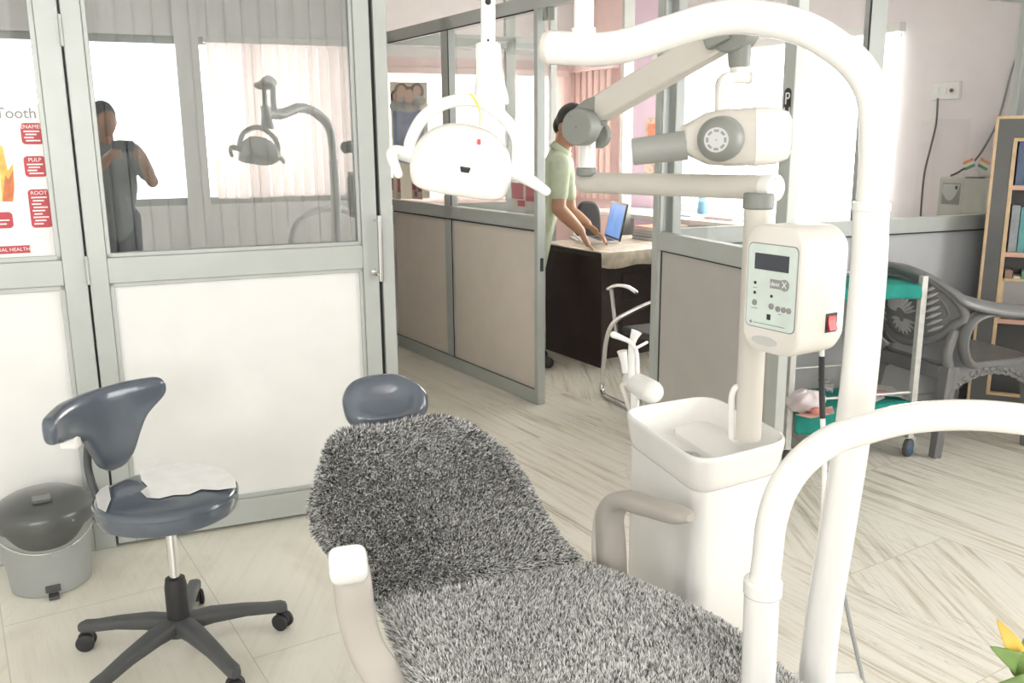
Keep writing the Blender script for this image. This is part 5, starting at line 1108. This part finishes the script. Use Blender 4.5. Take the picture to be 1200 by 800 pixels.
# ------------------------------------------------------------------ chairs in the office
vc = thing('visitor_chair', 'chrome tube visitor chair with dark seat in front of the desk', 'chair', flat(735, 470))
f0 = flat(707, 462); f1 = flat(745, 478)
vu = Vector((.9, .43, 0)).normalized(); vv = Vector((.43, -.9, 0)).normalized(); YV = 4.93
for dx in (0, .47):
    off_ = vu * dx
    pts = [flat(752, 484, .014), flat(722, 470, .014), flat(709, 463.5, .014), at(705.5, 455, YV), at(707.5, 425, YV), at(711, 396, YV), at(720, 377, YV - .01), at(742, 364, YV - .02), at(772, 351, YV - .03), at(800, 341, YV - .05)]
    m = MB(); m.tube([p + off_ for p in smooth_path(pts, 6)], .0135, 12); obj('frame_tube', m, CHROME, vc)
    pts = [at(723, 394, YV), at(720, 372, YV), at(717, 345, YV), at(716, 338, YV)]
    m = MB(); m.tube([p + off_ for p in smooth_path(pts, 5)], .0115, 12); obj('arm_post', m, CHROME, vc)
    pts = [at(713, 338, YV), at(722, 334.5, YV), at(735, 336, YV - .03), at(745, 342, YV - .06)]
    m = MB(); m.tube([p + off_ for p in smooth_path(pts, 5)], .0135, 12, round_end=True, flatten=(1.3, .7)); obj('armrest', m, CHROME, vc)
g0 = at(724, 392, YV); FAB = mat('dark_fabric', (.05, .05, .052), .8, 0, .1, 40)
m = MB(); q = Vector((g0.x, g0.y, g0.z)); m.prism([q + vu * .02, q + vu * .45, q + vu * .45 + vv * .42, q + vu * .02 + vv * .42], (0, 0, .05)); obj('seat', m, FAB, vc, bevel=.02, seg=3)
m = MB(); q = q + vv * .44 + Z * .10 + vu * .16; bkdir = (Z + vv * .2).normalized(); m.prism([q + vu * .02, q + vu * .30, q + vu * .30 + bkdir * .30, q + vu * .02 + bkdir * .30], vv * .045); obj('backrest', m, FAB, vc, bevel=.02, seg=3)
oc_p = at(690, 300, 6.55); oc = thing('office_chair', 'black round backed office chair behind the desk', 'chair', (oc_p.x, oc_p.y, 0))
ox, oy = oc_p.x, oc_p.y; m = MB(); R = []
bt_ = at(688, 252, 6.55)
m = MB(basis((.924, .38, 0), (-.38, .924, 0), Z, (ox, oy, bt_.z - .10))); m.prism([(x, 0, z) for x, z in superell(.20, .40, 3.2, 40)], (0, .05, 0)); obj('backrest', m, BLACK, oc, bevel=.018, seg=3)
m = MB(basis((.924, .38, 0), (-.38, .924, 0), Z, (ox, oy, 0))); m.prism([(x, y - .2, .46) for x, y in superell(.46, .46, 4, 36)], (0, 0, .07)); obj('seat', m, BLACK, oc, bevel=.02, seg=3)
m = MB(); m.tube([(ox, oy - .05, .1), (ox, oy - .05, .46)], .025, 16); m.bar((ox, oy - .05, .44), (ox + .0, oy + .05, .85), .05, .02, (0, 1, 0)); obj('column', m, BLACK, oc)
for i in range(5):
    a = 2 * PI * i / 5 + .3; dv_ = Vector((math.cos(a), math.sin(a), 0)); m = MB(); m.bar(Vector((ox, oy - .05, .10)), Vector((ox, oy - .05, .075)) + dv_ * .27, .04, .03); lg = obj('leg', m, BLACK, oc, bevel=.005)
    m = MB(); m.lathe([(.001, -.015), (.03, -.012), (.03, .012), (.001, .015)], Vector((ox, oy - .05, .031)) + dv_ * .27, Vector((-dv_.y, dv_.x, 0)), 18); obj('caster', m, BLACK, oc)

# ------------------------------------------------------------------ the man leaning over the laptop
SKIN = mat('skin', (.40, .215, .135), .5, 0, .06, 20); SHIRT = mat('pale_green_polo', (.50, .56, .42), .8, 0, .06, 20, bump=.25, bscale=40); HAIR = mat('black_hair', (.012, .010, .010), .5, 0, .3, 60); TROU = mat('dark_grey_trousers', (.10, .10, .115), .8, 0, .1, 20)
YM = 5.72
mp0 = at(620, 330, YM); man = thing('person', 'man in a pale green polo shirt bending over the laptop on the desk', 'person', (mp0.x, mp0.y, 0))
head_c = at(669, 147, YM); neck = at(659, 173, YM + .01); shN = at(655, 193, YM - .13); shF = at(660, 192, YM + .19); chest = at(648, 208, YM + .03); waist = at(633, 266, YM + .03); hip = at(622, 308, YM + .03)
elN = at(655, 245, YM - .17); wrN = at(681, 271, YM - .10); haN = at(687, 283, YM - .10); elF = at(668, 248, YM + .18); wrF = at(688, 262, YM + .10); haF = at(696, 270, YM + .08)
def capsule(mb, pts, rs, n=6): mb.tube(smooth_path(pts, n), smooth_vals(rs, n), 16, round_end=True)
def remesh(o, vs, sm=4):
    r = o.modifiers.new('remesh', 'REMESH'); r.mode = 'VOXEL'; r.voxel_size = vs; r.use_smooth_shade = True
    s_ = o.modifiers.new('smooth', 'SMOOTH'); s_.iterations = sm; s_.factor = .5
m = MB()
fdir_ = (haN - head_c); fdir_.z = 0; fdir_.normalize(); face = (fdir_ * .75 - Z * .55).normalized(); up_ = (Z * .8 + fdir_ * .5).normalized(); up_ = (up_ - face * up_.dot(face)).normalized(); side = face.cross(up_).normalized()
mh = MB(basis(side, face, up_, head_c)); mh.ell((0, 0, .01), .076, .098, .112, 24, 16); mh.ell((0, .035, -.06), .055, .062, .06, 20, 12); mh.ell((0, .098, -.012), .013, .022, .024, 12, 8); mh.ell((0, .094, .012), .010, .012, .02, 10, 8)
for s_ in (-1, 1): mh.ell((s_ * .078, -.005, -.01), .012, .020, .032, 12, 8); mh.ell((s_ * .03, .088, .018), .016, .010, .010, 10, 8)
mh.ell((0, .092, -.055), .024, .012, .008, 12, 8); m.v += mh.v; m.f += mh.f
capsule(m, [neck + Vector((-.02, 0, -.05)), neck, head_c - face * .02 - up_ * .05], [.062, .056, .056])
m.tube(smooth_path([neck + Vector((-.03, 0, -.06)), chest, waist, hip], 6), smooth_vals([.055, .078, .075, .078], 6), 20, round_end=True, flatten=(2.0, 1.0)); capsule(m, [shN, (shN + shF) / 2, shF], [.055, .06, .055])
capsule(m, [shN, elN], [.052, .043]); capsule(m, [elN, elN * .55 + wrN * .45, wrN], [.044, .042, .029]); capsule(m, [shF, elF], [.052, .043]); capsule(m, [elF, elF * .55 + wrF * .45, wrF], [.044, .042, .029])
ft0, ft1 = Vector((hip.x - .02, hip.y - .10, .0)), Vector((hip.x - .05, hip.y + .12, .0))
for ft_, dy in ((ft0, -.09), (ft1, .09)): capsule(m, [hip + Vector((0, dy, -.02)), Vector((ft_.x + .03, ft_.y, .48)), ft_ + Z * .09], [.085, .06, .045]); capsule(m, [ft_ + Z * .04 - fdir_ * .05, ft_ + Z * .035 + fdir_ * .15], [.04, .032])
def hand(m, wr, ha, sgn):
    d_ = (ha - wr).normalized(); sd = d_.cross(Vector((0, -1, .3))).normalized(); sd = Vector((0, 1, 0)) - d_ * d_.y; sd.normalize(); nrm = d_.cross(sd).normalized() * (1 if d_.cross(sd).x > 0 else -1)
    pl = wr + d_ * .05
    for k in (-.022, 0, .022): capsule(m, [wr + sd * k * .6, pl + d_ * .04 + sd * k], [.020, .017])
    for i, (k, L_) in enumerate(((-.032, .068), (-.011, .080), (.011, .086), (.032, .074))):
        b0 = pl + d_ * .04 + sd * k; k1 = b0 + d_ * L_ * .42 + nrm * .012 + sd * k * .1; k2 = k1 + d_ * L_ * .30 + nrm * .006 - Z * .012; k3 = k2 + d_ * L_ * .12 - Z * .022
        capsule(m, [b0, k1, k2, k3], [.0095, .0090, .0082, .0072], 3)
    t0 = wr + d_ * .025 - sd * .026 * sgn; capsule(m, [t0, t0 + d_ * .03 - sd * .022 * sgn + nrm * .012, t0 + d_ * .062 - sd * .020 * sgn + nrm * .016], [.013, .011, .009], 3)
hand(m, wrN, haN, -1); hand(m, wrF, haF, 1)
bodyo = obj('body', m, SKIN, man); remesh(bodyo, .006, 3)
m = MB(); m.tube(smooth_path([neck + Vector((-.03, 0, -.06)), chest, waist, hip + Z * -.03], 6), smooth_vals([.066, .092, .090, .094], 6), 20, round_end=True, flatten=(2.0, 1.0)); capsule(m, [shN, (shN + shF) / 2, shF], [.068, .075, .068])
capsule(m, [shN, shN * .6 + elN * .4, shN * .35 + elN * .65], [.070, .064, .058]); capsule(m, [shF, shF * .6 + elF * .4, shF * .35 + elF * .65], [.070, .064, .058])
sho = obj('polo_shirt', m, SHIRT, man); remesh(sho, .010, 4)
m = MB(); R = []; m.tube([neck + Vector((-.02, 0, -.03)), neck + Vector((.004, 0, .004))], [.078, .068], 20, cap=False); co = obj('collar', m, SHIRT, man); s2 = co.modifiers.new('thick', 'SOLIDIFY'); s2.thickness = .008
m = MB(basis(side, face, up_, head_c)); m.ell((0, -.016, .026), .086, .102, .110, 24, 16); m.ell((0, -.05, -.03), .075, .065, .075, 20, 12); hro = obj('hair', m, HAIR, man); remesh(hro, .007, 2)
m = MB()
for ft_, dy in ((ft0, -.09), (ft1, .09)): capsule(m, [hip + Vector((0, dy * .8, .02)), hip + Vector((0, dy, -.1)), Vector((ft_.x + .03, ft_.y, .48)), ft_ + Z * .10], [.09, .09, .075, .062])
m.ell(hip + Z * .0, .10, .17, .13); tro = obj('trousers', m, TROU, man); remesh(tro, .010, 4)
for ft_ in (ft0, ft1):
    m = MB(); capsule(m, [ft_ + Z * .045 - fdir_ * .06, ft_ + Z * .04 + fdir_ * .06, ft_ + Z * .036 + fdir_ * .18], [.05, .048, .036]); m.v = [(x, y, max(z, .0)) for x, y, z in m.v]; obj('shoe', m, BLACK, man)

# ------------------------------------------------------------------ posters behind the front partition glass
def Qp(px, py, off=.006): return onplane(px, py, Q0 + NQ * off, NQ)
def wall_poster(name, label, M, fn, x0, y0, x1, y1, cat='poster'):
    a, b = fn(x0, y0), fn(x1, y1); return a, b
a, b = Qp(456, 96), Qp(503, 232); u0, u1, z1_, z0_ = (a - Q0).dot(UL), (b - Q0).dot(UL), a.z, b.z
po = thing('clinic_poster', 'tall poster of a smiling group above blue denim in the office', 'poster', Q0 + UL * u0 + Z * z0_)
m = MB(MQ); m.box(u0, u1, .021, .024, z0_, z1_); obj('sheet', m, mat('poster_beige', (.62, .57, .45), .6), po, smooth=False)
hm = z1_ - (z1_ - z0_) * .20
m = MB(MQ); m.prism([(u0 + .012, .024, z0_ + .25), (u1 - .05, .024, z0_ + .22), (u1 - .02, .024, hm - .03), (u0 + .012, .024, hm)], (0, .001, 0)); obj('denim_picture', m, mat('denim_print', (.20, .25, .36), .7, 0, .35, 12), po, smooth=False)
SKP = mat('printed_skin', (.52, .36, .28), .7); HRP = mat('printed_hair', (.12, .09, .08), .7); CLP = mat('printed_cloth', (.36, .37, .36), .7, 0, .3, 20)
hs_ = z1_ - hm
def oval(cx_, cz_, rx, rz, y): return [(cx_ + rx * math.cos(2 * PI * i / 20), y, cz_ + rz * math.sin(2 * PI * i / 20)) for i in range(20)]
W_ = u1 - u0
for fx, fz2, r in ((.30, .62, .038), (.50, .42, .044), (.72, .64, .036), (.17, .40, .032)):
    cx_, cz_ = u0 + W_ * fx, hm + hs_ * fz2
    m = MB(MQ); m.prism(oval(cx_, cz_ - .004, r * 1.35, r * 1.5, .0242), (0, .0006, 0)); obj('printed_hair', m, HRP, po, smooth=False)
    m = MB(MQ); m.prism(oval(cx_, cz_ - .065, r * 1.7, r * 1.0, .0246), (0, .0006, 0)); obj('printed_clothes', m, CLP, po, smooth=False)
    m = MB(MQ); m.prism(oval(cx_, cz_, r * .8, r, .0252), (0, .0006, 0)); obj('printed_face', m, SKP, po, smooth=False)
def Pp(px, py): return onplane(px, py, P0P - NP * .012, NP)
for (x0, y0, x1, y1), lab in (((600, 213, 632, 247), 'red and white leaflet stuck low on the office glass beside the door post'), ((459, 208, 471, 233), 'small red leaflet stuck low on the office glass beside the left door'), ((483, 205, 496, 234), 'narrow red leaflet stuck low on the office glass below the lamp')):
    a, b = Pp(x0, y0), Pp(x1, y1); u0, u1 = (a - P0P).dot(UP), (b - P0P).dot(UP); zz1, zz0 = a.z, max(b.z, 1.022)
    o = thing('leaflet', lab, 'leaflet', P0P + UP * u0 + Z * zz0, 'red leaflets on the office glass')
    m = MB(MP); m.box(u0, u1, -.008, -.006, zz0, zz1); obj('sheet', m, mat('leaflet_paper', (.78, .72, .66), .6), o, smooth=False)
    mid = (u0 + u1) / 2; m = MB(MP); h_ = zz1 - zz0; m.box(u0 + .005, mid - .01, -.006, -.0054, zz0 + h_ * .38, zz1 - .004); m.box(mid + .012, u1 - .005, -.006, -.0054, zz0 + h_ * .32, zz1 - .004); m.box(u0 + (u1 - u0) * .25, mid + .004, -.006, -.0054, zz0 + h_ * .1, zz0 + h_ * .33); obj('red_print', m, mat('leaflet_red_print', (.55, .07, .10), .6), o, smooth=False)
# small switch plate on the mauve wall
a, b = Wp(757, 138, .01), Wp(769, 216, .01); u0, u1 = (a - W0).dot(UP), (b - W0).dot(UP)
m = MB(MW); m.prism([(x, 0, z) for x, z in rrect(u0, u1, b.z, a.z, .01)], (0, .012, 0)); wh = thing('switch_box', 'narrow beige switch box on the mauve wall beside the doorway', 'switch box', W0 + UP * u0 + Z * b.z); obj('board', m, mat('beige_board', (.66, .52, .42), .7, 0, .25, 30), wh, smooth=False)
m = MB(MW); m.prism([(x, .012, z) for x, z in rrect(u0 + .03, u1 - .03, (a.z + b.z) / 2, a.z - .05, .008)], (0, .003, 0)); obj('motif', m, PORG, wh, smooth=False)

# ------------------------------------------------------------------ potted plant at the lower right
pl0 = Vector((.83, 1.22, 0))
pt = thing('potted_plant', 'leafy potted plant with one yellow leaf at the lower right', 'plant', pl0)
m = MB(); m.lathe([(.075, 0), (.08, .004), (.105, .19), (.115, .195), (.115, .22), (.10, .22), (.095, .19), (.001, .185)], pl0, Z, 36); obj('pot', m, mat('terracotta', (.42, .19, .10), .7, 0, .1), pt)
m = MB(); m.lathe([(.094, .185), (.06, .192), (.001, .195)], pl0, Z, 24); obj('soil', m, mat('soil', (.06, .045, .03), .95, 0, .3, 60), pt)
LEAF = mat('green_leaf', (.16, .27, .07), .45, 0, .25, 14); YLEAF = mat('yellow_leaf', (.80, .52, .10), .5, 0, .2, 14)
def leaf(root, tip, w, mt, nrm, curl=.02):
    root, tip = Vector(root), Vector(tip); d_ = tip - root; sd = d_.cross(Vector(nrm)).normalized(); up__ = sd.cross(d_).normalized(); m = MB(); vs = []; N = 12
    for i in range(N + 1):
        t = i / N; ww_ = w * (math.sin(PI * min(1, t**.8))**.75 if 0 < t < 1 else 0.02); c = root + d_ * t + up__ * curl * math.sin(PI * t)
        for k in (-1, -.5, 0, .5, 1): vs.append(c + sd * k * ww_ + up__ * (.22 * ww_ * abs(k)))
    m.add(vs, [(i * 5 + k, i * 5 + k + 1, i * 5 + k + 6, i * 5 + k + 5) for i in range(N) for k in range(4)])
    o = obj('leaf', m, mt, pt, angle=80); s2 = o.modifiers.new('thick', 'SOLIDIFY'); s2.thickness = .0012; return o
YL = 1.22
hub = at(1196, 800, YL); toC = Vector((-.3, -.8, .5))
m = MB(); m.tube(smooth_path([pl0 + Z * .18, (pl0 + hub) / 2 + Z * .06, hub, at(1192, 775, YL)], 6), .006, 8); obj('stem', m, mat('plant_stem', (.25, .32, .10), .6), pt)
leaf(at(1190, 770, YL), at(1168, 725, YL), .0125, YLEAF, toC)['label'] = 'yellow pointed leaf'
leaf(at(1190, 778, YL), at(1160, 757, YL - .02), .015, LEAF, toC); leaf(at(1196, 795, YL), at(1186, 745, YL + .02), .016, LEAF, toC); leaf(at(1194, 800, YL), at(1157, 806, YL - .03), .014, LEAF, toC, .035); leaf(at(1198, 806, YL), at(1173, 800, YL), .012, LEAF, toC)
leaf(at(1197, 792, YL), at(1204, 742, YL), .017, LEAF, toC); leaf(at(1200, 810, YL), at(1240, 770, YL), .018, LEAF, toC); leaf(at(1200, 815, YL), at(1225, 735, YL + .03), .018, LEAF, toC); leaf(at(1196, 820, YL), at(1165, 840, YL - .05), .017, LEAF, toC)

# ------------------------------------------------------------------ the photographer, standing behind the viewpoint, mirrored in the door glass
ph = thing('person', 'person in grey clothes photographing the room, mirrored in the door glass', 'person', (.02, -.42, 0))
PX, PY = .02, -.42
m = MB(); m.ell((PX, PY + .02, 1.56), .076, .098, .115, 24, 16); m.ell((PX, PY + .115, 1.55), .012, .02, .022, 10, 8)
for s_ in (-1, 1): m.ell((PX + s_ * .077, PY + .02, 1.555), .012, .02, .032, 10, 8)
capsule(m, [(PX, PY, 1.36), (PX, PY + .01, 1.5)], [.06, .055])
m.tube([(PX, PY - .01, 1.38), (PX, PY, 1.25), (PX, PY, 1.0), (PX, PY, .9)], [.06, .085, .075, .085], 20, round_end=True, flatten=(1.0, 2.0)) if False else m.ell((PX, PY, 1.15), .17, .10, .27, 24, 16)
for s_ in (-1, 1):
    sh_, el_, wr_ = Vector((PX + s_ * .19, PY, 1.35)), Vector((PX + s_ * .24, PY + .16, 1.14)), Vector((PX + s_ * .085, PY + .335, 1.345))
    capsule(m, [sh_, el_], [.05, .042]); capsule(m, [el_, el_ * .5 + wr_ * .5, wr_], [.042, .038, .028])
    for k in range(4): b0 = wr_ + Vector((-s_ * .012, .025, .016 - .018 * k)); capsule(m, [wr_, b0, b0 + Vector((-s_ * .012, .012, .002)), b0 + Vector((-s_ * .030, -.002, 0))], [.022, .009, .0085, .007], 3)
    capsule(m, [wr_ + Vector((0, .01, .02)), wr_ + Vector((-s_ * .012, .005, .045)), wr_ + Vector((-s_ * .03, .012, .05))], [.013, .010, .009], 3)
    capsule(m, [(PX + s_ * .09, PY, .9), (PX + s_ * .10, PY + .01, .48), (PX + s_ * .10, PY, .09)], [.085, .06, .045]); capsule(m, [(PX + s_ * .10, PY - .04, .045), (PX + s_ * .11, PY + .14, .035)], [.045, .033])
b_ = obj('body', m, SKIN, ph); remesh(b_, .007, 3)
m = MB(); m.ell((PX, PY, 1.14), .195, .125, .30, 24, 16); GSH = mat('grey_shirt', (.20, .22, .22), .8, 0, .1, 20)
for s_ in (-1, 1): capsule(m, [(PX + s_ * .10, PY, 1.36), (PX + s_ * .19, PY, 1.34), (PX + s_ * .225, PY + .11, 1.20)], [.075, .07, .058])
capsule(m, [(PX, PY, .95), (PX, PY, .86)], [.155, .15]); b_ = obj('shirt', m, GSH, ph); remesh(b_, .010, 4)
m = MB()
for s_ in (-1, 1): capsule(m, [(PX + s_ * .085, PY, .88), (PX + s_ * .10, PY + .01, .48), (PX + s_ * .10, PY, .10)], [.11, .078, .065])
b_ = obj('trousers', m, TROU, ph); remesh(b_, .010, 4)
m = MB(); m.ell((PX, PY + .0, 1.595), .086, .104, .105, 24, 16); m.ell((PX, PY - .03, 1.55), .078, .07, .09, 20, 12); b_ = obj('hair', m, HAIR, ph); remesh(b_, .008, 2)
for s_ in (-1, 1):
    m = MB(); capsule(m, [(PX + s_ * .10, PY - .05, .045), (PX + s_ * .105, PY + .06, .042), (PX + s_ * .11, PY + .17, .036)], [.05, .048, .036]); m.v = [(x, y, max(z, 0)) for x, y, z in m.v]; obj('shoe', m, BLACK, ph)
phn = thing('mobile_phone', 'dark mobile phone held up by the photographer', 'phone', (.0, -.07, 1.40))
m = MB(); m.box(-.075, .075, -.075, -.067, 1.35, 1.425); obj('case', m, BLACK, phn, bevel=.003); m = MB(); m.box(-.07, .07, -.0765, -.075, 1.355, 1.42); obj('screen', m, LCD, phn)
